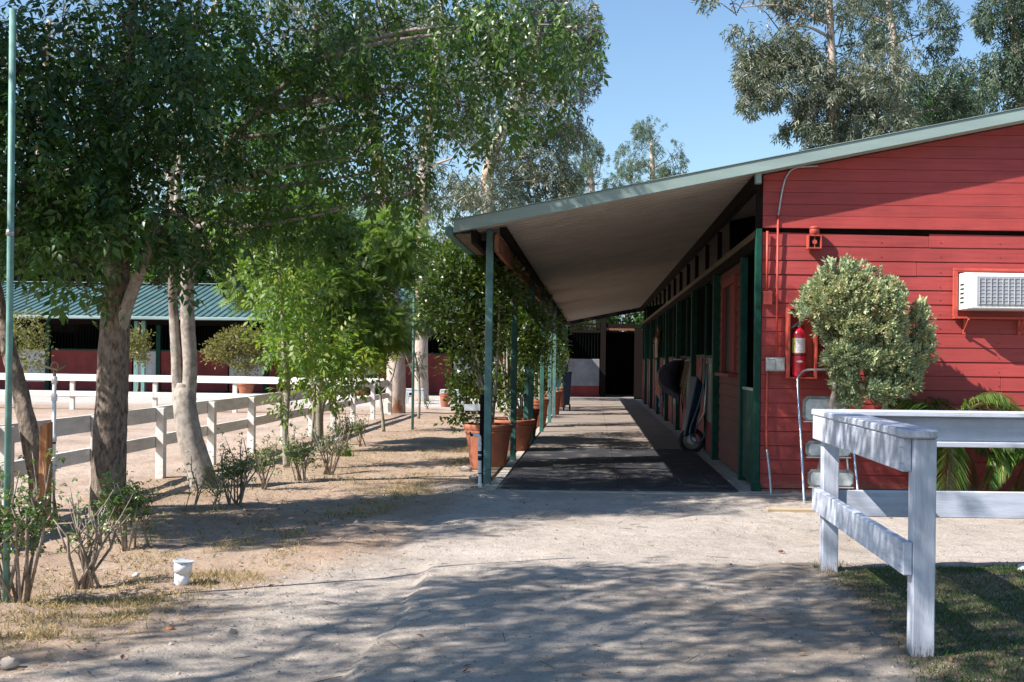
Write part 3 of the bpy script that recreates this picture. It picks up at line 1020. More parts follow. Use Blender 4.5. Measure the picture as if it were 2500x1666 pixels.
# roof: ribbed sheet, ribs run up the slope
EY, EZ = 40.4, 2.74
RY, RZ = 45.7, 4.22
v = []; f = []
xx = -27.0; n = 0
while xx < -1.75:
    for (dx, h) in ((0, 0), (.13, 0), (.17, .045), (.21, .045), (.25, 0)):
        v += [(xx + dx, EY, EZ + h), (xx + dx, RY, RZ + h), (xx + dx, 50.5, EZ + .1 + h)]
    xx += .26
for i in range(len(v) // 3 - 1):
    a = 3 * i
    f.append((a, a + 3, a + 4, a + 1)); f.append((a + 1, a + 4, a + 5, a + 2))
mk("roof", v, f, M['roofgreen'], far)
MB().beam((-27, RY, RZ + .06), (-1.7, RY, RZ + .06), .35, .03).build("ridge_cap", M['fascia'], far)
MB().box(-27, -1.7, EY - .12, EY - .005, EZ - .10, EZ + .01).build("gutter", M['fascia'], far, bevel=.02)
MB().box(-27, -1.7, EY + .15, EY + .20, EZ - .14, EZ - .04).build("eave_beam", M['darkwood'], far)
# header and kick
MB().box(-27, -1.5, YS - .02, YS + .08, 2.52, 2.72).build("header_beam", M['darkwood'], far)
# bays from photo columns: (x left, x right, kind)
bays = [(-60, 30, 'r'), (30, 110, 'w'), (124, 322, 'r'), (326, 381, 'w'), (392, 556, 'r'), (560, 642, 'w'), (656, 828, 'r'), (836, 914, 'w'), (926, 1103, 'r'), (1108, 1184, 'w'), (1196, 1330, 'r')]
for (a, b, k) in bays:
    x0 = W(a, 900, YS).x; x1 = W(b, 900, YS).x
    pnl = MB().box(x0, x1, YS, YS + .05, .32 if k == 'w' else .03, 1.52).build("stall_door" if k == 'w' else "stall_front", M['whitepanel'] if k == 'w' else M['redpanel'], far)
    if k == 'w':
        MB().box(x0, x1, YS + .002, YS + .045, .03, .318).build("kick_panel", M['redpanel'], pnl)
    MB().box(x0, x1, YS - .01, YS + .06, 1.522, 1.58).build("front_rail", M['green'], pnl)
    bm = MB()
    q = x0 + .06
    while q < x1 - .03:
        bm.box(q - .011, q + .011, YS + .01, YS + .032, 1.58, 2.52)
        q += .115
    bm.build("bar_grille", M['bars'], pnl, kind='stuff')
for px in (117, 387, 649, 920, 1190, 36):
    xp = W(px, 900, YS).x
    MB().box(xp - .09, xp + .07, YS - .05, YS + .1, 0, 2.52).build("stall_post", M['green'], far)
for xx in (-22.5, -18.2, -14, -9.9, -5.8):
    MB().box(xx, xx + .08, YS + .1, 48.8, 0, 2.3).build("stall_partition", M['interior'], far)
for px in (333, 351, 1210):
    xp = W(px, 900, 41.1).x
    MB().box(xp - .06, xp + .06, 41.0, 41.12, 0, EZ - .02 if px != 333 else 2.6).build("canopy_post", M['polegreen'], far)

# ================================================================== END OF THE AISLE
endw = empty("end_stable", (1, 42, 0), "dark stable front with a pale door at the far end of the aisle", "stable")
Ye = 42.0


def ex(px): return W(px, 920, Ye).x


def ez(py, px=1450): return W(px, py, Ye).z


MB().box(ex(1386), ex(1463), Ye, Ye + .06, ez(943), ez(877)).build("door_panel", M['endpanel'], endw, bevel=.006)
MB().box(ex(1386), ex(1463), Ye, Ye + .05, -.02, ez(943) - .004).build("kick_panel", M['redpanel'], endw)
bm = MB()
q = ex(1386)
while q < ex(1463):
    bm.box(q - .01, q + .01, Ye + .01, Ye + .03, ez(877), ez(812)); q += .11
bm.build("bar_grille", M['bars'], endw, kind='stuff')
MB().box(ex(1465), ex(1478), Ye - .06, Ye + .1, -.02, ez(776)).build("stall_post", M['darkwood'], endw)
MB().box(ex(1376), ex(1385), Ye - .04, Ye + .1, -.02, ez(790)).build("stall_post", M['green'], endw)
MB().box(ex(1548), ex(1620), Ye, Ye + .05, -.02, ez(803)).build("side_board_panel", M['darkwood'], endw)
MB().box(ex(1478), ex(1548), Ye, Ye + .06, ez(806), ez(800)).build("door_lintel", M['brownbeam'], endw)
MB().box(ex(1380), ex(1464), Ye, Ye + .05, ez(795), ez(790)).build("top_slat", M['darkwood'], endw)
MB().box(ex(1380), ex(1464), Ye, Ye + .05, ez(803), ez(799)).build("top_slat", M['darkwood'], endw)
MB().box(ex(1380), ex(1464), Ye, Ye + .05, ez(813), ez(806)).build("top_slat", M['darkwood'], endw)
MB().box(ex(1478), ex(1620), Ye - .02, Ye + .05, ez(799), ez(791)).build("top_slat", M['darkwood'], endw)
# raking beam under the canopy end
MB().beam((ex(1384), 39.2, zr(-1) - .03), (ex(1575), 39.2, zr(1.7) - .03), .08, .14).build("raking_beam", M['darkwood'], endw)
# dark room behind
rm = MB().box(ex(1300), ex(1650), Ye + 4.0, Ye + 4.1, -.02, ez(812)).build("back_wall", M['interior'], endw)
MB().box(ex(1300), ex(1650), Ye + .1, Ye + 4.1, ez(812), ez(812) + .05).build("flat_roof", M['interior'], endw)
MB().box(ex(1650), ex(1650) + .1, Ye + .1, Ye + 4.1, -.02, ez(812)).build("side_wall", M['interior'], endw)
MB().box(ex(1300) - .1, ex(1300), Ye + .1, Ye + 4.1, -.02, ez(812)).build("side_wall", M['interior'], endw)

# ================================================================== WHITE FENCES
# --- foreground corner fence
fen = empty("paddock_fence", (1.44, 4.94, 0), "white painted corner fence at the front right of the path", "fence")
pn = W(2251, 1300, 4.94); pf = W(2025, 1250, 7.0)
xn, xf = pn.x, pf.x
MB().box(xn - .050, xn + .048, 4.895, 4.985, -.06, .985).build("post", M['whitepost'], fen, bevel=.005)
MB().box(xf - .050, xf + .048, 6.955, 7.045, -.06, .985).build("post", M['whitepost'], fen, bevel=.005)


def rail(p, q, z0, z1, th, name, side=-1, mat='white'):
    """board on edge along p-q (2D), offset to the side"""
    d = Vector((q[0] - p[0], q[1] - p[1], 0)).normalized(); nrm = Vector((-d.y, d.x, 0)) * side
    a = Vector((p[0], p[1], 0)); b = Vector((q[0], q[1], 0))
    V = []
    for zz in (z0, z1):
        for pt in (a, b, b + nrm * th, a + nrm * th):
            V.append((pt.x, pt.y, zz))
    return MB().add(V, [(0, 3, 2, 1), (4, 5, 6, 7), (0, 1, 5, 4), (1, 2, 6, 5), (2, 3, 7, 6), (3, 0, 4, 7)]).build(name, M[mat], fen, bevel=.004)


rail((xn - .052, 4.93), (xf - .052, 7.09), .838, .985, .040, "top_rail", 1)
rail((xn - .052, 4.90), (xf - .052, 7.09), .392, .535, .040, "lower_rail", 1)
# cap board with rounded near end
cx0, cx1 = xn - .10, xn + .062
cap = []
for k in range(13):
    an = math.pi + math.pi * k / 12
    cap.append(((cx0 + cx1) / 2 + .081 * math.cos(an), 4.93 + .075 * math.sin(an)))
cap += [(xf + .065, 6.93), (xf + .065, 7.10), (xf - .10, 7.10)]
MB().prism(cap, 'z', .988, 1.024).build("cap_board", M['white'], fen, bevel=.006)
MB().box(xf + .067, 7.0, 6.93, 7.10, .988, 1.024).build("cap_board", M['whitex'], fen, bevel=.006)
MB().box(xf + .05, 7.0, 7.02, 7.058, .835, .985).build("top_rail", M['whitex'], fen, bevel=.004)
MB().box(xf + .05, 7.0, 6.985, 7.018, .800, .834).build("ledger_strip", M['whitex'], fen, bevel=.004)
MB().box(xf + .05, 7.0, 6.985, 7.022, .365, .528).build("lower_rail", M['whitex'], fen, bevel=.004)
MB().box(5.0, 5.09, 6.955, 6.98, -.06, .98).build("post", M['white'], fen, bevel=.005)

fnl = MB()
for zz in (.875, .945, .425, .50):
    for dy in (4.925, 4.955):
        fnl.box(xn - .0945, xn - .0915, dy - .003, dy + .003, zz - .003, zz + .003)
    for dy in (6.985, 7.02):
        fnl.box(xf - .0945, xf - .0915, dy - .003, dy + .003, zz - .003, zz + .003)
for (px_, py_) in ((xn - .05, 4.93), (xn + .01, 4.93), (xf - .03, 7.0), (xf + .01, 7.0)):
    fnl.box(px_ - .0035, px_ + .0035, py_ - .0035, py_ + .0035, 1.0235, 1.0255)
fnl.build("nail_heads", M['galv'], fen, kind='stuff')

# --- arena fence
ar = empty("arena_fence", (-4.6, 15, 0), "low white two rail fence running away beside the trees", "fence")


def fx_(Y): return -4.62 - .012 * (Y - 9)


def ft(Y): return .755 + max(0, Y - 9) * .004


posts = []
for px in (-60, 5, 228, 386, 511, 609, 689, 756, 810, 858, 907, 949):
    r = (px - CX) / F
    Y = 8.0
    for _ in range(30): Y = fx_(Y) / (r + .0)
    posts.append(Y)
CORN = posts[-1]
for Y in posts:
    if Y < 6.9: continue
    x0 = fx_(Y)
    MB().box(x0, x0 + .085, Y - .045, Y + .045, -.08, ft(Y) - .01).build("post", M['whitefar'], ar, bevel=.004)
ends = [7.2] + [p for p in posts if p > 8.8]
for a, b in zip(ends[:-1], ends[1:]):
    j = random.uniform(-.008, .008)
    for (lo, hi, nm) in ((-.155, 0, 'top_rail'), (-.43, -.305, 'lower_rail')):
        V = []
        for (Y, jj) in ((a + .003, 0), (b - .003, j)):
            x0 = fx_(Y); z = ft(Y) + jj
            V += [(x0 - .038, Y, z + lo), (x0 - .002, Y, z + lo), (x0 - .002, Y, z + hi), (x0 - .038, Y, z + hi)]
        MB().add(V, [(0, 1, 2, 3), (7, 6, 5, 4), (0, 4, 5, 1), (1, 5, 6, 2), (2, 6, 7, 3), (3, 7, 4, 0)]).build(nm, M['whitefar'], ar, bevel=.003)

ar2 = empty("arena_fence", (-10, 27, 0), "sunlit white rail fence crossing the far side of the sandy arena", "fence")
A = Vector((fx_(CORN) - .02, CORN - .35, 0)); B = Vector((-19.5, 28.6, 0))
dd = (B - A); LL = dd.length; dd = dd / LL
npst = 8
pxs = [949, 768, 575, 380, 178, -20]
ts = []
for px in pxs[1:]:
    r = (px - CX) / F
    # intersection of the pixel ray with the fence line
    t = (r * A.y - A.x) / (dd.x - r * dd.y)
    ts.append(t)
for t in ts:
    P = A + dd * t
    MB().box(P.x - .05, P.x + .05, P.y - .04, P.y + .04, -.05, .86).build("post", M['whitefar'], ar2, bevel=.004)
ts = [0] + ts + [LL]
nv = Vector((dd.y, -dd.x, 0))
if nv.y > 0: nv = -nv
for a, b in zip(ts[:-1], ts[1:]):
    for (z0, z1, nm) in ((.70, .865, 'top_rail'), (.33, .455, 'lower_rail')):
        p = A + dd * (a + .003) + nv * .062; q = A + dd * (b - .003) + nv * .062
        MB().beam((p.x, p.y, (z0 + z1) / 2), (q.x, q.y, (z0 + z1) / 2), .035, z1 - z0).build(nm, M['whitefar'], ar2, bevel=.003)
# ================================================================== THINGS ON THE RED WALL
def wx(px, Y=YW): return W(px, 800, Y).x
def wz(py, px=1900, Y=YW): return W(px, py, Y).z


FY = YW - .012   # face of the boards
# fire cabinet
x0, x1 = wx(1917), wx(1988); z0, z1 = wz(924), wz(752)
cab = empty("extinguisher_cabinet", ((x0 + x1) / 2, FY, z0), "open red painted metal box fixed to the wall round the extinguisher", "cabinet")
MB().box(x0, x1, FY - .012, FY - .002, z0, z1).build("back_panel", M['redpaint'], cab)
MB().box(x0, x0 + .022, FY - .17, FY - .014, z0, z1).build("side_panel", M['redpaint'], cab, bevel=.002)
MB().box(x1 - .022, x1, FY - .17, FY - .014, z0, z1).build("side_panel", M['redpaint'], cab, bevel=.002)
MB().box(x0 + .023, x1 - .023, FY - .17, FY - .014, z1 - .02, z1).build("top_panel", M['redpaint'], cab, bevel=.002)
MB().box(x0 + .023, x1 - .023, FY - .17, FY - .014, z0, z0 + .015).build("bottom_panel", M['redpaint'], cab, bevel=.002)
# extinguisher
xe = wx(1950, YW - .1); ye = FY - .095; r = .072
e0 = z0 + .017
zt = wz(802, Y=YW - .1)
ext = empty("fire_extinguisher", (xe, ye, e0), "red fire extinguisher with a white paper label standing in its wall box", "fire extinguisher")
hB = zt - e0
MB().lathe((xe, ye, e0), [(r * .82, 0), (r * .95, .006), (r, .03), (r, hB - .07), (r * .97, hB - .05), (r * .75, hB - .02), (r * .45, hB - .002), (r * .34, hB + .01)], 28, capt=True).build("cylinder", M['ext'], ext, smooth=True)
MB().lathe((xe, ye, e0 + hB + .008), [(.022, 0), (.022, .045), (.014, .05)], 12, capt=True).build("valve", M['galv'], ext, smooth=True)
MB().beam((xe - .085, ye - .03, e0 + hB + .002), (xe + .05, ye - .005, e0 + hB + .105), .024, .016).build("lever", M['galv'], ext, bevel=.003)
MB().beam((xe - .06, ye - .035, e0 + hB + .02), (xe + .03, ye - .005, e0 + hB + .045), .022, .012).build("carry_handle", M['galv'], ext, bevel=.003)
MB().tube(smoothline([(xe - .01, ye - .02, e0 + hB + .04), (xe - .075, ye - .03, e0 + hB + .0), (xe - .085, ye - .03, e0 + hB * .6), (xe - .082, ye - .03, e0 + .1)], 6), .009, 8).build("hose", M['blackplastic'], ext, smooth=True)


def wrap(name, mat, a0, a1, za, zb, rr=r + .0015, n=10):
    V = []; f = []
    for k in range(n + 1):
        an = a0 + (a1 - a0) * k / n
        V += [(xe + rr * math.cos(an), ye + rr * math.sin(an), za), (xe + rr * math.cos(an), ye + rr * math.sin(an), zb)]
    for k in range(n): f.append((2 * k, 2 * k + 2, 2 * k + 3, 2 * k + 1))
    return mk(name, V, f, mat, ext, smooth=True)


pi = math.pi
wrap("paper_label", M['paper'], pi * 1.30, pi * 1.78, e0 + hB * .50, e0 + hB * .80)
wrap("side_label", M['yellow'], pi * 1.10, pi * 1.28, e0 + hB * .50, e0 + hB * .80)
MB().lathe((xe, ye, e0 + hB * .435), [(r + .002, 0), (r + .003, .004), (r + .003, .014), (r + .002, .018)], 28, capb=False).build("strap", M['blackplastic'], ext, smooth=True)
# printed lines on the paper label and the pale diamond badge
pl = MB()
for k in range(7):
    zz = e0 + hB * (.54 + .033 * k)
    n = 6; a0, a1 = pi * 1.36, pi * (1.70 - .03 * (k % 3)); rr_ = r + .0022
    for j in range(n):
        p = a0 + (a1 - a0) * j / n; q = a0 + (a1 - a0) * (j + .8) / n
        pl.add([(xe + rr_ * math.cos(p), ye + rr_ * math.sin(p), zz), (xe + rr_ * math.cos(q), ye + rr_ * math.sin(q), zz), (xe + rr_ * math.cos(q), ye + rr_ * math.sin(q), zz + .003), (xe + rr_ * math.cos(p), ye + rr_ * math.sin(p), zz + .003)], [(0, 1, 2, 3)])
pl.build("label_print", M['print'], ext, kind='stuff')
zb_ = e0 + hB * .32
V = []
for an, dz in ((1.34, 0), (1.50, -.014), (1.66, 0), (1.50, .014)):
    V.append((xe + (r + .0018) * math.cos(pi * an), ye + (r + .0018) * math.sin(pi * an), zb_ + dz))
V2 = []
n = 10; ff = []
for k in range(n + 1):
    t = k / n; an = pi * (1.34 + .32 * t); hgt = .015 * (1 - abs(2 * t - 1)) + .0006
    V2 += [(xe + (r + .002) * math.cos(an), ye + (r + .002) * math.sin(an), zb_ - hgt), (xe + (r + .002) * math.cos(an), ye + (r + .002) * math.sin(an), zb_ + hgt)]
for k in range(n): ff.append((2 * k, 2 * k + 2, 2 * k + 3, 2 * k + 1))
mk("diamond_badge", V2, ff, M['paper'], ext)

# grey outlet box with flip lids and its conduit
x0, x1 = wx(1869), wx(1916); z0, z1 = wz(907), wz(873)
ob = empty("outlet_box", ((x0 + x1) / 2, FY, z0), "grey weatherproof double outlet box left of the extinguisher", "outlet box")
MB().box(x0, x1, FY - .05, FY - .002, z0, z1).build("box_body", M['galv'], ob, bevel=.004)
xm = (x0 + x1) / 2
MB().box(x0 + .008, xm - .005, FY - .062, FY - .052, z0 + .01, z1 - .022).build("outlet_lid", M['galv'], ob, bevel=.004)
MB().box(xm + .005, x1 - .008, FY - .062, FY - .052, z0 + .01, z1 - .012).build("outlet_lid", M['galv'], ob, bevel=.004)
MB().tube([(x0 + .03, FY - .064, z1 - .016), (x0 + .075, FY - .064, z1 - .016)], .007, 8).build("lid_hinge", M['pvc'], ob)
MB().tube([(x0 + .04, FY - .07, z0 + .06), (x0 + .04, FY - .062, z0 + .06)], .018, 12).build("socket_ring", M['plasticgrey'], ob)

xc = wx(1873)
cond = empty("wall_conduit", (xc, FY - .03, 0), "red painted conduit dropping from the grey outlet box to the ground", "conduit")
MB().tube(smoothline([(xc, FY - .03, z0 - .003), (xc + .0, FY - .03, 1.0), (xc - .002, FY - .035, .72), (xc + .0, FY - .06, .44)], 6), .012, 10).build("painted_tube", M['redpaint'], cond, smooth=True)
MB().tube(smoothline([(xc, FY - .061, .437), (xc + .018, FY - .14, .22), (xc + .028, FY - .22, -.05)], 6), .0125, 10).build("bare_tube", M['galv'], cond, smooth=True)
# tall conduit that bends under the roof
xt = wx(1895); 
tc_ = empty("wall_conduit", (xt, FY - .03, 1.9), "tall thin conduit bending up under the roof edge", "conduit")
MB().tube([(xt, FY - .025, wz(870)), (xt, FY - .025, wz(530))], .011, 10).build("painted_tube", M['redpaint'], tc_, smooth=True)
MB().tube(smoothline([(xt, FY - .036, wz(528)), (xt + .035, FY - .036, wz(470)), (wx(1914), FY - .036, wz(432)), (wx(1935), FY - .036, wz(412)), (wx(1990), FY - .036, zr(wx(1990)) - .03)], 8), .010, 10).build("grey_tube", M['galv'], tc_, smooth=True)
# little red junction box with its tube
x0, x1 = wx(1862), wx(1883)
jb = empty("junction_box", ((x0 + x1) / 2, FY, wz(745)), "small red junction box on the wall beside the green corner post", "junction box")
MB().box(x0, x1, FY - .045, FY - .002, wz(745), wz(712)).build("box_body", M['redpaint'], jb, bevel=.004)
MB().tube([((x0 + x1) / 2 - .01, FY - .02, wz(711)), ((x0 + x1) / 2 - .012, FY - .02, wz(566))], .013, 10).build("tube", M['redpaint'], jb, smooth=True)
# siren / lamp housing
sx0, sx1 = wx(1969, 11.5), wx(2004, 11.5)
xs_ = (sx0 + sx1) / 2; w2 = .070; sz0 = wz(607, Y=11.5); sz1 = wz(573, Y=11.5)
si = empty("wall_horn", (xs_, FY, sz0), "red painted alarm horn fixed high on the siding", "alarm horn")
yy0 = FY - .11
MB().box(xs_ - w2, xs_ + w2, FY - .035, FY - .002, sz0, sz1).build("back_box", M['redpaint'], si, bevel=.003)
for (a, b, c, d) in ((xs_ - w2, xs_ - w2 + .013, sz0, sz1), (xs_ + w2 - .013, xs_ + w2, sz0, sz1), (xs_ - w2 + .014, xs_ + w2 - .014, sz0, sz0 + .013), (xs_ - w2 + .014, xs_ + w2 - .014, sz1 - .013, sz1)):
    MB().box(a, b, yy0, FY - .036, c, d).build("housing_wall", M['redpaint'], si, bevel=.002)
MB().box(xs_ - w2 + .014, xs_ + w2 - .014, FY - .045, FY - .037, sz0 + .014, sz1 - .014).build("horn_throat", M['black'], si)
zc_ = (sz0 + sz1) / 2
MB().tube([(xs_, FY - .044, zc_), (xs_, FY - .095, zc_)], .024, 16).build("horn_cone", M['redpaint'], si, smooth=False)
MB().box(xs_ - .004, xs_ + .004, FY - .09, FY - .085, sz0 + .013, sz1 - .013).build("horn_bracket", M['redpaint'], si)
MB().lathe((xs_ + .002, FY - .062, sz1 + .002), [(.050, 0), (.050, .055), (.046, .064), (.052, .066), (.052, .078), (.03, .088)], 20, capt=True).build("lamp_dome", M['redpaint'], si, smooth=True)

# ragged repair strip by the cabinet
# air conditioner
ax0 = wx(2357, 11.35); ax1 = ax0 + .72
az0 = wz(757, 2380, 11.37); az1 = wz(665, 2380, 11.37)
ac = empty("air_conditioner", ((ax0 + ax1) / 2, FY, az0), "white window air conditioner sticking out of the red wall", "air conditioner")
yf = FY - .26
shell = MB()
shell.add([(ax0 + .05, yf, az0 + .012), (ax1 - .05, yf, az0 + .012), (ax1, yf + .05, az0), (ax1, FY, az0), (ax0, FY, az0), (ax0, yf + .05, az0)] +
          [(ax0 + .05, yf, az1 - .012), (ax1 - .05, yf, az1 - .012), (ax1, yf + .05, az1), (ax1, FY, az1), (ax0, FY, az1), (ax0, yf + .05, az1)],
          [(0, 5, 4, 3, 2, 1), (6, 7, 8, 9, 10, 11), (0, 1, 7, 6), (1, 2, 8, 7), (2, 3, 9, 8), (3, 4, 10, 9), (4, 5, 11, 10), (5, 0, 6, 11)])
sh = shell.build("casing", M['plasticwhite'], ac, bevel=.01)
gx0, gx1 = ax0 + .105, ax1 - .105; gz0, gz1 = az0 + .040, az1 - .045
MB().box(gx0, gx1, yf - .004, yf + .002, gz0, gz1).build("grille_back", M['grille'], ac)
for k in range(9):
    xx = gx0 + .02 + (gx1 - gx0 - .04) * k / 8
    MB().box(xx - .0035, xx + .0035, yf - .014, yf - .0095, gz0 + .016, gz1 - .016).build("grille_bar", M['plasticgrey'], ac)
for k in range(8):
    zz = gz0 + .018 + (gz1 - gz0 - .036) * k / 7
    MB().box(gx0 + .016, gx1 - .016, yf - .009, yf - .0045, zz - .0022, zz + .0022).build("grille_slat", M['plasticgrey'], ac)
for k in range(5):
    zz = az0 + .07 + .045 * k
    MB().box(ax0 - .003, ax0 + .002, yf + .08, FY - .07, zz, zz + .018).build("side_louvre", M['green'], ac)
for (a, b, c, d) in ((ax0 - .06, ax0 - .012, az0 - .06, az1 + .03), (ax0 - .06, ax1 + .06, az1 + .033, az1 + .055)):
    MB().box(a, b, FY - .035, FY - .003, c, d).build("opening_trim", M['redpaint'], ac, bevel=.003)
MB().box(ax0 - .06, ax1 + .06, FY - .08, FY - .003, az0 - .085, az0 - .063).build("support_shelf", M['redpaint'], ac, bevel=.003)
for xx in (ax0 + .06, ax1 - .1):
    MB().beam((xx, FY - .16, az0 - .09), (xx, FY - .008, az0 - .22), .016, .018, (1, 0, 0)).build("support_strut", M['redpaint'], ac, bevel=.002)
    MB().box(xx - .014, xx + .014, FY - .028, FY - .003, az0 - .24, az0 - .088).build("support_leg", M['redpaint'], ac, bevel=.002)

# ================================================================== STEP LADDER leaning at the wall
lx0 = wx(1963, 10.9); lx1 = wx(2091, 10.9)
lad = empty("step_ladder", ((lx0 + lx1) / 2, 10.8, 0), "folding metal step ladder with grey treads leaning against the red wall", "step ladder")
ztop = wz(906, 1990, 10.95)
def ly(z): return 10.72 + .62 * max(0, z) / ztop
MB().tube(smoothline([(lx0 - .01, ly(0), -.03), (lx0, ly(.5), .5), (lx0 + .012, ly(ztop - .16), ztop - .16), (lx0 + .03, ly(ztop - .06), ztop - .06), (lx0 + .10, ly(ztop), ztop), (lx0 + .20, ly(ztop), ztop + .01), (lx1 - .10, ly(ztop), ztop), (lx1 - .02, ly(ztop - .07), ztop - .07), (lx1 - .012, ly(ztop - .18), ztop - .18), (lx1, ly(.5), .5), (lx1 + .005, ly(0), -.03)], 6), .0125, 12).build("tube_frame", M['chrome'], lad, smooth=True)
for q_ in (lx0 + .03, lx1 - .03):
    MB().tube([(q_, 10.98, -.03), (q_, 11.10, .4), (q_, 11.2, .86)], .010, 10).build("rear_leg", M['chrome'], lad, smooth=True)


def tread(py0, py1, Y):
    z0, z1 = wz(py1, 2030, Y), wz(py0, 2030, Y)
    a, b = lx0 + .035, lx1 - .03
    c = .045 if z1 - z0 > .2 else .035
    def rr(a, b, z0, z1, c): return [(a + c, z0), (b - c, z0), (b, z0 + c), (b, z1 - c), (b - c, z1), (a + c, z1), (a, z1 - c), (a, z0 + c)]
    t = MB().prism(rr(a, b, z0, z1, c), 'y', Y, Y + .018).build("tread", M['greytread'], lad, bevel=.003)
    MB().prism(rr(a + .028, b - .014, z0 + .016, z1 - .03, c * .7), 'y', Y - .006, Y - .001).build("tread_pan", M['steptray'], t, bevel=.002)
    m = MB().prism(rr(a + .004, b - .002, z0 - .006, z0 + .004, .004), 'y', Y - .012, Y + .02)
    m.build("tread_lip", M['chrome'], t)


tread(968, 1030, 11.10); tread(1077, 1117, 10.92); tread(1147, 1190, 10.80)

# buried timber edging in front of the wall
a = G(1872, 1243); b = G(1995, 1246)
tag(MB().box(a.x, b.x + .5, a.y - .04, a.y + .05, -.05, .010).build("ground_timber", M['plank'], origin=(a.x, a.y, 0), bevel=.008), "flat yellowish timber edging half buried in gravel before the ladder", "timber")

# ================================================================== PIPES, POLES, SMALL THINGS
def pole(base_px, base_py, top_py, r, mat, label, name="net_pole", Y=None):
    g = G(base_px, base_py)
    if Y: g = Vector(((W(base_px, base_py, Y)).x, Y, 0))
    # find height so the top shows at top_py
    z = W(base_px + 12, top_py, g.y).z
    e = empty(name, (g.x, g.y, 0), label, "pole")
    MB().tube([(g.x, g.y, -.05), (g.x + .003, g.y, z * .5), (g.x, g.y, z)], r, 12).build("shaft", mat, e, smooth=True)
    MB().tube([(g.x, g.y, z * .62), (g.x, g.y, z * .62 + .03)], r * 1.18, 12).build("clamp_ring", M['galv'], e, smooth=True)
    return e


pole(14, 1478, 22, .0165, M['polegreen'], "tall pale green metal pole at the far left edge")
pole(1007, 1049, 478, .026, M['polegreen'], "slender green pole standing on the grass past the arena fence")

# white pvc sprinkler riser with impact head
g = G(133, 1215); g.y = 9.0; g.x = W(131, 1100, 9.0).x
sp_ = empty("sprinkler_riser", (g.x, g.y, 0), "white plastic riser pipe topped by a brass impact sprinkler", "sprinkler")
zt_ = W(130, 930, 9.0).z
MB().tube([(g.x, g.y, -.05), (g.x, g.y, zt_)], .0155, 12).build("riser_pipe", M['pvc'], sp_, smooth=True)
for zz in (zt_ - .02, .62, .38, zt_ - .16):
    MB().tube([(g.x, g.y, zz), (g.x, g.y, zz + .055)], .022, 12).build("coupling", M['pvc'], sp_, smooth=True)
MB().tube([(g.x, g.y, .60), (g.x, g.y, .615)], .0175, 12).build("blue_band", M['blue'], sp_, smooth=True)
MB().tube([(g.x + .01, g.y, .41), (g.x + .06, g.y - .01, .415)], .010, 8).build("valve_tap", M['pvc'], sp_, smooth=True)
MB().tube([(g.x, g.y, zt_ + .036), (g.x, g.y, zt_ + .085)], .013, 8).build("neck", M['brass'], sp_, smooth=True)
hd = MB().beam((g.x - .12, g.y - .02, zt_ + .125), (g.x + .03, g.y, zt_ + .085), .018, .020).build("impact_arm", M['brass'], sp_, bevel=.004)
MB().tube([(g.x, g.y, zt_ + .07), (g.x + .075, g.y + .02, zt_ + .125)], .010, 8).build("nozzle", M['brass'], sp_, smooth=True)
rg_ = MB(); pts = [(g.x + .028 * math.cos(t), g.y, zt_ + .115 + .034 * math.sin(t)) for t in np.linspace(0, 2 * pi, 15)]
rg_.tube(pts, .0055, 6, cap=False).build("spring_frame", M['brass'], sp_, smooth=True)

# orange wooden post
xo = W(112, 1150, 8.7).x
zo = W(112, 1030, 8.7).z
op = empty("wooden_post", (xo, 8.7, 0), "orange brown square timber post in front of the leaning trunk", "post")
MB().add([(xo - .033, 8.65, -.05), (xo + .030, 8.65, -.05), (xo + .030, 8.75, -.05), (xo - .033, 8.75, -.05), (xo - .030, 8.65, zo - .035), (xo + .028, 8.65, zo - .01), (xo + .028, 8.75, zo), (xo - .030, 8.75, zo - .01)],
         [(0, 3, 2, 1), (4, 5, 6, 7), (0, 1, 5, 4), (1, 2, 6, 5), (2, 3, 7, 6), (3, 0, 4, 7)]).build("timber", M['orangewood'], op, bevel=.004)

# pvc standpipe by the first canopy post
g = G(1172, 1197)
sx, sy = g.x, g.y
st = empty("water_standpipe", (sx, sy, 0), "white bent plastic water pipe strapped beside the first canopy post", "pipe")
zt_ = W(1165, 1062, sy).z
MB().tube(smoothline([(sx, sy, -.05), (sx - .006, sy, .25), (sx - .01, sy, zt_ - .06), (sx - .018, sy, zt_ - .012), (sx - .06, sy, zt_), (sx - .075, sy, zt_)], 6), .017, 12).build("bent_pipe", M['pvc'], st, smooth=True)
MB().tube([(sx, sy, -.01), (sx, sy, .03)], .029, 12).build("base_collar", M['pvc'], st, smooth=True)
MB().tube([(sx, sy, .03), (sx, sy, .065)], .023, 12).build("base_collar", M['pvc'], st, smooth=True)
for (a, b) in ((.30, .345), (.365, .395)):
    MB().tube([(sx - .008, sy, a), (sx - .008, sy, b)], .0195, 12).build("tape_wrap", M['blackplastic'], st, smooth=True)
MB().tube([(sx - .002, sy - .002, .165), (sx - .002, sy - .002, .175)], .0195, 12).build("tape_wrap", M['blackplastic'], st, smooth=True)
MB().tube([(sx - .012, sy, zt_ - .075), (sx - .010, sy, zt_ - .11)], .021, 12).build("elbow_socket", M['pvc'], st, smooth=True)
MB().tube([(sx - .076, sy, zt_), (sx - .105, sy, zt_ - .01)], .012, 8).build("hose_valve", M['blackplastic'], st, smooth=True)
MB().tube([(sx - .10, sy, zt_ - .005), (sx - .105, sy, zt_ + .03)], .008, 8).build("valve_tap", M['blackplastic'], st, smooth=True)
MB().tube(smoothline([(sx - .02, sy - .015, .12), (sx - .06, sy - .03, .15), (sx + .05, sy + .02, .19), (sx + .09, sy + .1, .205)], 6), .003, 5).build("tie_wire", M['blackplastic'], st)

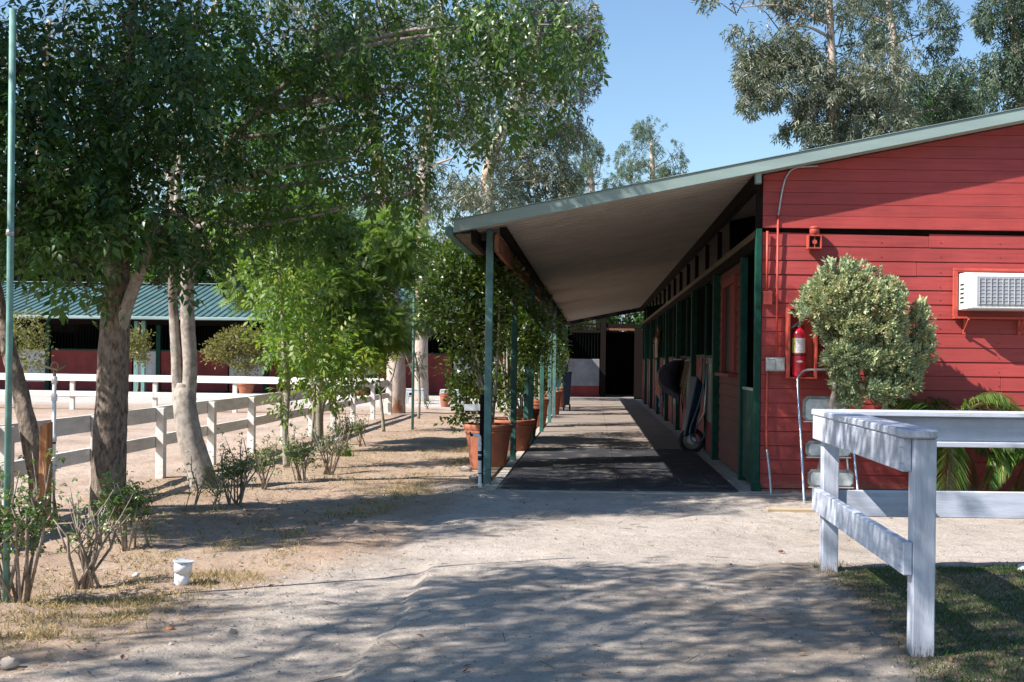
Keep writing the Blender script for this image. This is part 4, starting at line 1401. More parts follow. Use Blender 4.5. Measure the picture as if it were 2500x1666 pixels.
# small grey plaque on a stake
pa = W(1134, 1003, 12.4); pb = W(1180, 988, 12.4)
pq = empty("plant_plaque", ((pa.x + pb.x) / 2, 12.4, 0), "small blank grey plaque on a stake before the big potted tree", "plaque")
MB().box(pa.x, pb.x, 12.38, 12.395, pa.z, pb.z).build("plate", M['plasticgrey'], pq, bevel=.002)
MB().box(pa.x + .01, pa.x + .03, 12.397, 12.41, pa.z - .02, pb.z + .10).build("stake", M['darkwood'], pq)
MB().box(pb.x + .0, pb.x + .03, 12.397, 12.42, -.05, pb.z).build("stake", M['darkwood'], pq)

# white cleanout pipe
g = G(441, 1425)
cp = empty("cleanout_pipe", (g.x, g.y, 0), "short white capped pipe leaning out of the dry grass", "pipe")
tl = Vector((.10, 0, 1)).normalized()
b0 = Vector((g.x, g.y, -.03)); 
MB().tube([b0, b0 + tl * .095], .041, 20).build("lower_pipe", M['pvc'], cp, smooth=True)
MB().tube([b0 + tl * .0955, b0 + tl * .158], .049, 20).build("coupling", M['pvc'], cp, smooth=True)
MB().tube([b0 + tl * .1585, b0 + tl * .164], .058, 24).build("rim_flange", M['plasticgrey'], cp, smooth=False)

# white stone at the right edge, dropping, stones by the standpipe, little objects
def rock(name, p, r, mat, label, cat="stone", squash=.7, seed=0, group=None):
    rg = np.random.default_rng(seed)
    m = MB(); n = 9; rings = 5; v = [];
    for i in range(rings + 1):
        ph = -pi / 2 + pi * i / rings
        for k in range(n):
            th = 2 * pi * k / n
            q = r * (1 + rg.uniform(-.2, .2))
            v.append((p[0] + q * math.cos(ph) * math.cos(th), p[1] + q * math.cos(ph) * math.sin(th), p[2] + r * squash * .5 + q * squash * math.sin(ph)))
    f = []
    for i in range(rings):
        for k in range(n):
            a = i * n + k; b = i * n + (k + 1) % n
            f.append((a, b, b + n, a + n))
    o = mk(name, v, f, mat, origin=(p[0], p[1], 0), smooth=True)
    return tag(o, label, cat, group)


rock("stone", G(2500, 1398), .052, M['whitestone'], "white painted stone at the right edge past the lawn", seed=1)
rock("stone", G(1157, 1172), .055, M['sandstone'], "pale round stone left of the bent white pipe", seed=2)
rock("stone", G(1137, 1150), .075, M['sandstone'], "largest brown stone against the foot of the big pot", seed=3, squash=.5)
rock("stone", G(1178, 1217), .030, M['sandstone'], "small stone on the ground just in front of the bent pipe", seed=4)
rock("dirt_clod", G(22, 1628), .038, M['sandstone'], "grey dirt clod at the bottom left corner", "clod", seed=5)
rock("dung_lump", G(2008, 1476), .022, M['black'], "small dark lump of dung on the shaded gravel", "dung", .4, seed=6)
o = rock("bark_piece", G(413, 1540), .024, M['orangewood'], "reddish curl of bark on the shaded path at lower left", "bark", .5, seed=7)
rock("bark_piece", G(1906, 1347), .020, M['brownbeam'], "brown bark chip on sunlit gravel left of the fence", "bark", .4, seed=8)
rock("stone", G(332, 1407), .020, M['whitestone'], "little white stone in the dry grass near the short white pipe", seed=9)

# ================================================================== POTS
def pot(px, py, Y, d_top, h, label, cat="plant pot", mat='terracotta', group=None, soil=True):
    x = W(px, py, Y).x
    e = empty("terracotta_pot", (x, Y, 0), label, cat, group)
    r = d_top / 2
    body = MB().lathe((x, Y, -.015), [(r * .66, 0), (r * .70, .03), (r * .90, h * .78), (r * .91, h * .80)], 36)
    b = body.build("pot_body", M[mat], e, smooth=True)
    MB().lathe((x, Y, -.015), [(r * .915, h * .80), (r * .955, h * .805), (r * .965, h * .85), (r * .94, h * .86), (r * .965, h * .875), (r * 1.0, h * .93), (r, h * .985), (r * .98, h), (r * .92, h), (r * .90, h * .97), (r * .89, h * .86)], 36, capb=False).build("pot_rim", M[mat], e, smooth=True)
    MB().lathe((x, Y, h * .84), [(r * .87, 0), (r * .5, .01), (.01, .015)], 24, capb=False, capt=True).build("soil", M['soil'], e)
    return Vector((x, Y, h * .85))


pots = {}
pots['a'] = pot(1192, 1090, 13.75, .60, .55, "largest terracotta pot beside the first canopy post")
pots['b'] = pot(1252, 1040, 16.3, .66, .48, "wide terracotta pot behind the second canopy post")
pots['b2'] = pot(1281, 1030, 19.0, .50, .52, "dim terracotta pot between the wide pot and the upright one")
pots['c'] = pot(1312, 1000, 22.3, .46, .58, "upright terracotta pot in sun between canopy posts")
pots['d'] = pot(1347, 985, 27.5, .50, .60, "terracotta pot further down the canopy post row")
pots['e'] = pot(1367, 975, 32.0, .45, .60, "farthest terracotta pot in the canopy post row")
pots['f'] = pot(601, 948, 40.0, .62, .46, "terracotta pot behind the far white fence, left of the yellow shrub")
pots['g'] = pot(880, 960, 39.5, .42, .42, "terracotta pot half hidden behind the fence corner")
pots['h'] = pot(1088, 970, 31.8, .36, .40, "small terracotta pot of dark soil before the grey plastic stool")

# ================================================================== PLASTIC STOOLS
def stool(px, Y, w_, h_, label, group=None):
    x = W(px, 960, Y).x
    e = empty("plastic_stool", (x, Y, 0), label, "stool", group)
    MB().box(x - w_ / 2, x + w_ / 2, Y - .22, Y + .22, h_ - .04, h_).build("seat", M['plasticgrey'], e, bevel=.012)
    MB().box(x - w_ / 2 + .02, x + w_ / 2 - .02, Y - .205, Y - .19, h_ - .12, h_ - .041).build("apron", M['plasticgrey'], e)
    for sx_ in (-1, 1):
        for sy_ in (-1, 1):
            cx_ = x + sx_ * (w_ / 2 - .045); cy_ = Y + sy_ * .17
            MB().add([(cx_ - .035 + sx_ * .03, cy_ - .03, -.01), (cx_ + .035 + sx_ * .03, cy_ - .03, -.01), (cx_ + .035 + sx_ * .03, cy_ + .03, -.01), (cx_ - .035 + sx_ * .03, cy_ + .03, -.01),
                      (cx_ - .05, cy_ - .03, h_ - .042), (cx_ + .05, cy_ - .03, h_ - .042), (cx_ + .05, cy_ + .03, h_ - .042), (cx_ - .05, cy_ + .03, h_ - .042)],
                     [(0, 3, 2, 1), (4, 5, 6, 7), (0, 1, 5, 4), (1, 2, 6, 5), (2, 3, 7, 6), (3, 0, 4, 7)]).build("leg", M['plasticgrey'], e, bevel=.005)
    return e


stool(1013, 33.5, .56, .46, "grey plastic stool left of the thin tree, against the red stalls")
stool(1100, 33.0, .56, .46, "grey plastic stool behind the small round pot")

# ================================================================== THINGS HUNG IN THE AISLE
# wheelbarrow tipped up on its nose against the stall
wb = empty("wheelbarrow", (1.5, 16.9, 0), "blue wheelbarrow stood up on its wheel against the stalls", "wheelbarrow")
Vt = [(1.30, 16.35, .22), (1.30, 17.35, .22), (1.60, 17.50, 1.18), (1.60, 16.20, 1.18), (1.58, 16.50, .25), (1.58, 17.2, .25), (1.66, 17.2, 1.0), (1.66, 16.45, 1.0)]
Vt = [(1.33, 16.45, .22), (1.33, 17.0, .22), (1.50, 17.2, 1.12), (1.50, 16.3, 1.12), (1.50, 16.52, .28), (1.50, 16.98, .28), (1.60, 17.1, 1.0), (1.60, 16.4, 1.0)]
MB().add(Vt, [(4, 7, 6, 5), (0, 4, 5, 1), (1, 5, 6, 2), (2, 6, 7, 3), (3, 7, 4, 0), (0, 1, 2, 3)]).build("tub", M['blue'], wb, bevel=.02)
wh = MB(); wh.tube([(1.46 + .16 * math.cos(t), 16.62, .17 + .16 * math.sin(t)) for t in np.linspace(0, 2 * pi, 25)], .032, 8, cap=False)
wo_ = wh.build("wheel", M['tyre'], wb, smooth=True)
MB().tube([(1.46, 16.59, .17), (1.46, 16.65, .17)], .06, 14).build("wheel_hub", M['galv'], wo_)
for yy in (16.36, 17.16):
    MB().tube([(1.44, 16.75 + (yy - 16.75) * .3, .17), (1.62, yy, .6), (1.66, yy, 1.38)], .016, 8).build("handle", M['galv'], wb, smooth=True)
# hose loop
ho = empty("garden_hose", (1.5, 16.0, .5), "teal garden hose looped from a hook on the stall post", "hose")
MB().tube(smoothline([(1.60, 15.95, 1.30), (1.56, 15.92, 1.0), (1.46, 15.9, .62), (1.38, 15.88, .40), (1.38, 15.86, .26), (1.45, 15.85, .19), (1.55, 15.86, .24), (1.60, 15.9, .36)], 6), .011, 8).build("hose_loop", M['cyan'], ho, smooth=True)
MB().tube([(1.60, 15.95, 1.30), (1.625, 15.95, 1.34)], .012, 8).build("hook", M['galv'], ho)


def blanket(name, x, y0, y1, z0, z1, mat, label, seed=0, bulge=.22, tip=None):
    """cloth hung over a rail: folded, bulging surface with thickness"""
    e = empty(name, (x, (y0 + y1) / 2, z0), label, "horse blanket")
    rr = random.Random(seed)
    nu, nv = 16, 16; V = []; f = []
    ph = [rr.uniform(0, 6) for _ in range(6)]
    for side in (0, 1):
        for j in range(nv + 1):
            for i in range(nu + 1):
                u = i / nu; v_ = j / nv
                yy = y0 + (y1 - y0) * (.5 + (u - .5) * (1 - .35 * v_ + .1 * math.sin(5 * v_ + ph[0])))
                zz = z1 - (z1 - z0) * v_ * (1 - .18 * math.sin(u * 7 + ph[1]) * v_ - .25 * abs(u - .45))
                bul = bulge * math.sin(pi * min(1, v_ * 1.1)) ** .6 * (.75 + .25 * math.sin(u * 16 + ph[2]) + .1 * math.sin(u * 29 + v_ * 4))
                xx = x - (bul if side == 0 else bul * .3) - (.01 if side == 0 else -.01)
                V.append((xx, yy, zz))
    N = (nu + 1) * (nv + 1)
    for s in (0, 1):
        for j in range(nv):
            for i in range(nu):
                a = s * N + j * (nu + 1) + i
                f.append((a, a + 1, a + nu + 2, a + nu + 1) if s == 0 else (a, a + nu + 1, a + nu + 2, a + 1))
    for j in range(nv):
        a = j * (nu + 1); f.append((a, a + nu + 1, N + a + nu + 1, N + a))
        a = j * (nu + 1) + nu; f.append((a, N + a, N + a + nu + 1, a + nu + 1))
    for i in range(nu):
        a = i; f.append((a, N + a, N + a + 1, a + 1))
        a = nv * (nu + 1) + i; f.append((a, a + 1, N + a + 1, N + a))
    mk("cloth", V, f, mat, e, smooth=True)
    MB().tube([(x + .005, y0 - .03, z1 + .012), (x + .005, y1 + .03, z1 + .012)], .012, 8).build("hanging_rail", M['galv'], e)
    return e


e = blanket("horse_blanket", 1.60, 20.6, 22.3, .62, 1.36, M['navy'], "bulky dark navy horse blanket hanging on a stall door rail", 3, .36)
MB().tube(smoothline([(1.30, 21.0, .70), (1.26, 21.1, .52), (1.27, 21.5, .50), (1.30, 21.8, .72)], 5), .014, 6).build("binding", M['stripe'], e, smooth=True)
MB().tube(smoothline([(1.27, 21.1, .52), (1.30, 21.3, .80), (1.33, 21.6, 1.02)], 5), .010, 6).build("binding", M['stripe'], e, smooth=True)
e = blanket("horse_blanket", 1.62, 25.6, 26.7, .35, 1.2, M['brownbeam'], "rusty brown folded blanket hanging farthest down the aisle", 5, .16)
e = empty("lead_rope", (1.6, 19.2, .6), "tangle of dark and tan lead ropes hanging between two stall doors", "rope")
for k in range(7):
    y_ = 19.1 + .11 * k
    MB().tube(smoothline([(1.62, y_, 1.35), (1.55, y_ + .02, .95), (1.52, y_ + random.uniform(-.1, .1), .45 + .08 * k), (1.57, y_ + .08, .9), (1.62, y_ + .05, 1.32)], 5), .010, 6).build("rope_strand", M['mane'] if k % 3 else M['rope'], e, smooth=True)
MB().tube([(1.622, 19.05, 1.345), (1.622, 19.9, 1.345)], .012, 6).build("hanging_rail", M['galv'], e)

# door latch on the stall post
lt = empty("chain_latch", (1.60, 15.36, 1.2), "shiny chain and snap hanging on the first stall post", "latch")
for k in range(5):
    c_ = (1.598, 15.34, 1.30 - .035 * k)
    MB().tube([(c_[0] + (.012 * math.cos(t) if k % 2 else 0), c_[1] + (0 if k % 2 else .012 * math.cos(t)), c_[2] + .020 * math.sin(t)) for t in np.linspace(0, 2 * pi, 9)], .004, 5, cap=False).build("chain_link", M['chrome'], lt, smooth=True)
MB().tube([(1.598, 15.34, 1.33), (1.622, 15.34, 1.335)], .006, 6).build("hook", M['chrome'], lt)

# blue wheeled bin at the end of the post row
bx = W(1384, 950, 30.0).x
bn = empty("wheeled_bin", (bx, 30, 0), "tall blue tapered bin at the far end of the post row", "bin")
zt_ = W(1384, 912, 30).z
MB().add([(bx - .075, 29.85, .16), (bx + .075, 29.85, .16), (bx + .075, 30.1, .16), (bx - .075, 30.1, .16), (bx - .12, 29.8, zt_), (bx + .12, 29.8, zt_), (bx + .12, 30.15, zt_), (bx - .12, 30.15, zt_)],
         [(0, 3, 2, 1), (4, 5, 6, 7), (0, 1, 5, 4), (1, 2, 6, 5), (2, 3, 7, 6), (3, 0, 4, 7)]).build("bin_body", M['blue'], bn, bevel=.01)
MB().box(bx - .14, bx + .14, 29.78, 30.17, zt_ + .002, zt_ + .045).build("bin_lid", M['blue'], bn, bevel=.01)
for s in (-1, 1):
    MB().tube([(bx + s * .08 - .02, 30.06, .09), (bx + s * .08 + .02, 30.06, .09)], .09, 12).build("wheel", M['tyre'], bn)

# ================================================================== HORSE looking out of its stall
def horse():
    base = Vector((3.3, 27.9, 0))
    e = empty("horse", base, "brown horse with a white blaze looking out over its stall door", "horse")
    me = bpy.data.meshes.new("horse_body")
    pts = []; edges = []; rad = []

    def P(x, y, z, r, link=None):
        pts.append((x - base.x, y - base.y, z)); rad.append(r)
        i = len(pts) - 1
        if link is not None: edges.append((link, i))
        return i
    hip = P(4.3, 28.0, 1.20, .30)
    mid = P(3.7, 28.0, 1.15, .33, hip)
    ch = P(3.0, 27.95, 1.18, .31, mid)
    wi = P(2.6, 27.9, 1.35, .24, ch)
    n1 = P(2.25, 27.8, 1.62, .17, wi)
    n2 = P(1.90, 27.6, 1.90, .125, n1)
    po = P(1.66, 27.40, 2.00, .105, n2)
    fo = P(1.56, 27.26, 1.88, .115, po)
    ey = P(1.53, 27.20, 1.76, .105, fo)
    no = P(1.51, 27.12, 1.60, .075, ey)
    mz = P(1.50, 27.07, 1.46, .068, no)
    P(1.50, 27.05, 1.39, .050, mz)
    for (bx, by, lk, rr) in ((3.0, 28.12, ch, .1), (3.0, 27.78, ch, .1), (4.3, 28.15, hip, .13), (4.3, 27.82, hip, .13)):
        a = P(bx, by, .80, rr, lk); b = P(bx + (.02 if lk == ch else .08), by, .50, .06, a)
        c = P(bx, by, .12, .045, b); P(bx - .03, by, .03, .06, c)
    me.from_pydata(pts, edges, []); me.materials.append(M['horse'])
    o = bpy.data.objects.new("body", me); COL.objects.link(o); o.parent = e; OFF[o] = base
    sk = o.modifiers.new("s", 'SKIN')
    for i, v in enumerate(me.skin_vertices[0].data):
        v.radius = (rad[i], rad[i])
        v.use_root = (i == 1)
    sk.use_smooth_shade = True
    ss = o.modifiers.new("ss", 'SUBSURF'); ss.levels = 2; ss.render_levels = 2
    for s in (-1, 1):
        MB().tube([(1.64 + s * .06, 27.36, 2.05), (1.64 + s * .085, 27.33, 2.13), (1.64 + s * .09, 27.32, 2.20)], [.035, .03, .004], 8).build("ear", M['horse'], e, smooth=True)
        MB().lathe((1.53 + s * .088, 27.15, 1.77), [(.001, -.02), (.017, -.012), (.02, 0), (.017, .012), (.001, .02)], 10).build("eye", M['eye'], e, smooth=True)
        MB().lathe((1.50 + s * .03, 26.995, 1.43), [(.001, -.012), (.010, 0), (.001, .012)], 8).build("nostril", M['eye'], e, smooth=True)
    # blaze: thin patch along the face
    V = []; f = []
    prof_ = [(1.90, 27.135, .020), (1.82, 27.105, .036), (1.72, 27.090, .034), (1.60, 27.040, .030), (1.48, 27.000, .034), (1.43, 26.990, .030)]
    for (z, y, wd) in prof_:
        V += [(1.515 - wd, y + .004, z), (1.515, y - .012, z), (1.515 + wd, y + .004, z)]
    for i in range(len(prof_) - 1):
        a = 3 * i
        f += [(a, a + 1, a + 4, a + 3), (a + 1, a + 2, a + 5, a + 4)]
    mk("blaze", V, f, M['blaze'], e, smooth=True)
    MB().tube(smoothline([(1.64, 27.30, 2.08), (1.60, 27.18, 1.98), (1.57, 27.13, 1.90)], 4), [.04] * 4 + [.03] * 4 + [.008], 8).build("forelock", M['mane'], e, smooth=True)
    MB().tube(smoothline([(1.70, 27.42, 2.10), (1.95, 27.6, 2.03), (2.3, 27.8, 1.80), (2.6, 27.9, 1.60)], 4), .045, 8).build("mane", M['mane'], e, smooth=True)
    MB().tube(smoothline([(4.6, 28, 1.3), (4.75, 28, 1.1), (4.78, 28, .6)], 4), .05, 8).build("tail", M['mane'], e, smooth=True)


horse()
# ================================================================== TREES
def clumps_px(lst): return [C(*a) for a in lst]


def attach(path, clumps):
    """nearest lower point of a trunk polyline for every clump"""
    sp = smoothline(path, 6)
    out = []
    for (c, r, n) in clumps:
        c = Vector(c); best = min(sp, key=lambda p: (p - c).length + (3 * max(0, p.z - c.z + .1)))
        out.append(best)
    return out


# ---- B: main trunk with rough bark
tB = empty("ash_tree", (-4.03, 9.4, 0), "straight rough barked tree in front of the arena fence", "tree")
pB = [W(262, 1262, 9.4), W(265, 1150, 9.4), W(272, 1000, 9.4), W(278, 850, 9.42), W(285, 700, 9.45), W(290, 560, 9.5), W(300, 400, 9.6), W(310, 200, 9.7), W(330, -50, 9.8)]
pB[0].z = -.06
trunk(tB, pB, [.142, .136, .128, .122, .105, .085, .07, .055, .04], M['bark'], 20, .035, 1, flare=1.08)
MB().tube(smoothline([pB[3], W(320, 720, 9.35), W(352, 640, 9.2), W(380, 520, 9.1)], 5), [.06 - .002 * k for k in range(16)], 10, noise=.04).build("limb", M['barkpale'], tB, smooth=True)
MB().tube(smoothline([pB[4], W(262, 640, 9.3), W(225, 560, 9.1), W(170, 430, 8.9)], 5), [.055 - .002 * k for k in range(16)], 10, noise=.04).build("limb", M['barkpale'], tB, smooth=True)
cB = clumps_px([
    (120, 90, 9.0, 150, 130, .9, 900), (330, 60, 9.4, 170, 130, .9, 1000), (470, 200, 9.2, 130, 150, .8, 850), (250, 250, 9.0, 190, 130, .9, 1100),
    (90, 300, 8.6, 140, 130, .8, 700), (400, 380, 9.2, 170, 120, .9, 1000), (180, 430, 8.8, 180, 110, .8, 900), (430, 520, 9.0, 120, 90, .7, 500),
    (300, 520, 9.0, 190, 70, .7, 520), (80, 450, 8.6, 110, 80, .6, 360), (490, 60, 9.8, 120, 110, .8, 560), (40, 180, 8.6, 110, 130, .6, 460),
    (200, 700, 8.9, 90, 30, .4, 46), (380, 690, 9.0, 50, 18, .3, 16), (500, 640, 9.1, 50, 25, .3, 30), (200, 640, 8.9, 90, 30, .4, 40), (300, 655, 9.0, 90, 25, .3, 30), (110, 560, 8.7, 120, 50, .5, 150), (450, 590, 9.2, 80, 40, .4, 80)])
limbs(tB, attach(pB, cB[:12]), [c[0] for c in cB[:12]], .045, M['barkpale'], 3)
twigs(tB, cB, M['twig'], 9, .007, 4)
foliage("crown", [(c, r, int(n * .27)) for (c, r, n) in cB], T_ASH, .24, M['leaf_ash'], tB, seed=1, down=.6, thr=.50, f=2.3)
foliage("crown", [C(180, 560, 8.35, 70, 45, .3, 46), C(100, 640, 8.3, 60, 25, .3, 16)], T_ASH, .27, M['leaf_ash2'], tB, seed=2, down=.5, thr=.3)

# ---- A: leaning trunk at the left
tA = empty("ash_tree", (-4.45, 8.95, 0), "leaning knotty trunk beside the orange post at the left", "tree")
pA = [W(108, 1265, 8.95), W(98, 1170, 8.95), W(72, 1060, 8.95), W(50, 960, 9.0), W(20, 850, 9.05), W(-5, 740, 9.1), W(-20, 600, 9.2), W(-10, 400, 9.2), W(20, 150, 9.2)]
pA[0].z = -.06
trunk(tA, pA, [.105, .090, .070, .062, .058, .052, .045, .035, .02], M['bark'], 16, .07, 2, flare=1.25)
cA = clumps_px([(-180, 260, 8.4, 150, 150, .9, 520), (-380, 160, 8.2, 170, 150, .9, 520), (-330, 380, 8.2, 140, 110, .8, 360), (-560, 260, 8.0, 140, 130, .8, 300), (-40, 150, 8.8, 150, 180, .9, 700), (-60, 420, 8.6, 130, 140, .8, 500), (0, 560, 8.5, 90, 80, .5, 220)])
limbs(tA, attach(pA, cA), [c[0] for c in cA], .035, M['barkpale'], 5)
foliage("crown", [(c, r, int(n * .4)) for (c, r, n) in cA], T_ASH, .25, M['leaf_ash'], tA, seed=3, thr=.42)

# ---- C: twin trunk
tC = empty("ash_tree", (-3.8, 11.3, 0), "pale tree forking into two stems, curved at its base", "tree")
pC = [W(503, 1205, 11.2), W(488, 1150, 11.2), W(462, 1060, 11.2), W(450, 980, 11.25), W(450, 955, 11.3), W(450, 935, 11.3)]
pC[0].z = -.06
trunk(tC, pC, [.142, .130, .118, .110, .098, .075], M['barkpale'], 18, .03, 3, flare=1.12)
pC1 = [W(437, 985, 11.3), W(433, 930, 11.3), W(430, 860, 11.3), W(424, 760, 11.3), W(422, 690, 11.3), W(430, 560, 11.3), W(440, 380, 11.4), W(470, 100, 11.6)]
pC2 = [W(461, 990, 11.3), W(463, 930, 11.3), W(464, 880, 11.3), W(459, 800, 11.3), W(457, 700, 11.3), W(470, 600, 11.2), W(500, 450, 11.0), W(560, 350, 10.8), W(640, 260, 10.6), W(760, 150, 10.4), W(900, 40, 10.3)]
trunk(tC, pC1, [.06, .056, .052, .047, .045, .04, .03, .015], M['barkpale'], 14, .03, 4, name='stem')
trunk(tC, pC2, [.068, .070, .070, .070, .068, .058, .048, .042, .036, .03, .02], M['barkpale'], 14, .03, 5, name='stem')
cC = clumps_px([
    (620, 60, 10.4, 160, 130, .9, 620), (620, 230, 10.6, 120, 100, .8, 360), (780, 60, 10.0, 160, 140, .9, 640), (800, 230, 10.2, 150, 110, .8, 420),
    (950, 60, 10.0, 170, 140, .9, 700), (960, 230, 10.0, 150, 110, .8, 480), (1100, 90, 9.8, 160, 140, .8, 640), (1130, 260, 9.9, 130, 90, .6, 300),
    (1260, 60, 9.6, 150, 140, .8, 620), (1290, 200, 9.7, 100, 90, .6, 260), (740, 400, 10.2, 130, 80, .6, 220), (880, 380, 9.9, 130, 80, .6, 220), (1010, 400, 9.8, 110, 80, .6, 200),
    (580, 430, 10.6, 110, 90, .6, 240), (900, 480, 9.8, 60, 70, .4, 80), (640, 560, 10.4, 120, 70, .6, 160), (560, 340, 10.6, 100, 80, .6, 220), (1400, 60, 9.4, 90, 90, .5, 160), (1000, 470, 9.7, 60, 60, .4, 90), (760, 500, 10.2, 90, 60, .4, 110)])
limbs(tC, attach(pC2, cC), [c[0] for c in cC], .030, M['barkpale'], 7, sag=.05)
twigs(tC, cC, M['twig'], 8, .006, 8)
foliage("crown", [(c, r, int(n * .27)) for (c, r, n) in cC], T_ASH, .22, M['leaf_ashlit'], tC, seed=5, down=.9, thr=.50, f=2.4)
cCb = clumps_px([(640, 400, 11.2, 110, 60, .6, 90), (740, 350, 11.2, 90, 60, .5, 80), (580, 260, 12.2, 110, 90, .6, 170), (690, 330, 12.4, 100, 70, .6, 120), (480, 330, 12.2, 90, 90, .6, 150), (640, 180, 12.0, 120, 80, .6, 130), (600, 470, 10.8, 130, 80, .5, 200), (760, 560, 10.6, 120, 60, .5, 120), (1000, 180, 10.6, 180, 140, .8, 220), (820, 300, 10.6, 160, 140, .8, 200)])
foliage("crown", [(c, r, int(n * .6)) for (c, r, n) in cCb], T_ASH, .24, M['leaf_ash2'], tC, seed=6, down=.7, thr=.42, f=1.8)

# the same tree goes on above the frame
cT = [((-3.3, 9.9, 6.0), (.9, .8, .5), 150), ((-2.6, 10.3, 5.3), (.7, .6, .4), 150), ((-4.6, 9.5, 7.2), (1.0, .9, .6), 130), ((-5.0, 9.0, 5.8), (1.0, .8, .6), 140)]
limbs(tC, attach(pC1, cT), [c[0] for c in cT], .035, M['barkpale'], 17)
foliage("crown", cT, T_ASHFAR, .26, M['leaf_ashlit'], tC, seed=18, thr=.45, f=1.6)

# ---- shade trees standing outside the picture on the left and behind the camera; right one added to block sky light
for i, (tx, ty, lab, cl) in enumerate([
    (-8.6, .8, "broad shade tree standing left of the viewer, out of frame", [
        ((-5.2, .6, 5.4), (1.6, 1.5, .8), 900), ((-4.0, 2.1, 5.2), (1.5, 1.2, .7), 850), ((-6.4, 2.2, 5.6), (1.5, 1.2, .8), 600), ((-2.6, .6, 5.2), (1.5, 1.5, .7), 900),
        ((-3.2, -1.2, 5.3), (1.8, 1.4, .8), 900), ((-2.4, 3.3, 5.0), (1.35, .95, .5), 640), ((-4.4, 3.7, 5.1), (1.2, .9, .5), 420), ((-6.2, 3.6, 5.3), (1.0, .8, .5), 230), ((-3.3, 4.5, 4.9), (1.3, .42, .4), 210)]),
    (-1.8, -3.5, "broad shade tree standing behind the viewer, out of frame", [
        ((-.8, 1.8, 5.0), (1.5, 1.2, .7), 850), ((-.7, 3.4, 4.9), (1.3, .85, .5), 560), ((.6, .6, 5.0), (1.5, 1.3, .7), 750), ((-1.0, -.4, 5.2), (1.6, 1.3, .8), 850), ((.9, 2.5, 4.9), (1.2, 1.0, .6), 480), ((1.6, 3.9, 4.7), (1.2, .7, .4), 300), ((-1.2, 4.5, 4.8), (1.2, .42, .4), 200), ((.4, 4.6, 4.7), (1.0, .4, .4), 170)]),
    (-11.0, 6.5, "tall shade tree standing beyond the left edge of the frame", [
        ((-7.6, 7.6, 7.0), (1.5, 1.4, .9), 900), ((-6.3, 7.4, 7.9), (1.3, 1.2, .9), 650), ((-8.2, 6.6, 6.2), (1.3, 1.2, .8), 800), ((-7.2, 6.3, 5.4), (1.2, .9, .5), 520), ((-5.4, 8.2, 8.2), (1.2, 1.0, .8), 260)]),
    (7.0, 1.0, "big leafy tree added unseen right of the viewer to block sky light", [
        ((5.4, 1.2, 4.6), (1.9, 2.0, 1.5), 900), ((7.2, 2.0, 5.8), (2.0, 2.0, 1.6), 800), ((6.2, -1.4, 5.2), (2.1, 2.0, 1.6), 800), ((6.8, 3.2, 3.6), (1.8, 1.6, 1.2), 600), ((3.4, -1.8, 5.4), (1.8, 1.6, 1.2), 700)])]):
    t_ = empty("shade_tree", (tx, ty, 0), lab, "tree")
    top = Vector(cl[0][0])
    pt = [Vector((tx, ty, -.1)), Vector((tx + .1, ty + .1, 2)), Vector((tx + .5, ty + .4, 4)), Vector((tx, ty, 0)).lerp(top, .8)]
    trunk(t_, pt, [.2, .17, .13, .06], M['bark'], 12, .05, 40 + i)
    limbs(t_, attach(pt, cl), [c[0] for c in cl], .05, M['bark'], 9 + i)
    twigs(t_, cl, M['twig'], 8, .008, 10 + i)
    foliage("crown", [(c, r, int(n * (.62 if i < 2 else 1))) for (c, r, n) in cl], T_ASHFAR, .30, M['leaf_ash'], t_, seed=11 + i, thr=.47, f=1.0)

# ---- D: sapling with yellowing leaves
def small_tree(label, stems, radii, clumps, tmpl, size, mat, seed, bark='barkthin', tw=5, thr=.4, down=.4, base=None, cat="tree", name="young_tree", f=1.6, twr=.004, out=.6):
    b = base or Vector((stems[0][0].x, stems[0][0].y, 0))
    e = empty(name, b, label, cat)
    for i, s in enumerate(stems):
        s = [Vector(p) for p in s]
        trunk(e, s, radii[i], M[bark], 9, .05, seed + i, name='stem' if len(stems) > 1 else 'trunk')
    sp = [p for s in stems for p in smoothline(s, 4)]
    tg = []
    for (c, r, n) in clumps:
        tg.append(min(sp, key=lambda p: (p - c).length + 3 * max(0, p.z - c.z)))
    if tw:
        limbs(e, tg, [c[0] for c in clumps], radii[0][-1] * 1.2, M[bark], seed, n=6, name='branch')
        twigs(e, clumps, M[bark], tw, twr, seed + 3)
    foliage("foliage", clumps, tmpl, size, mat, e, seed=seed, thr=thr, down=down, f=f, out=out)
    return e


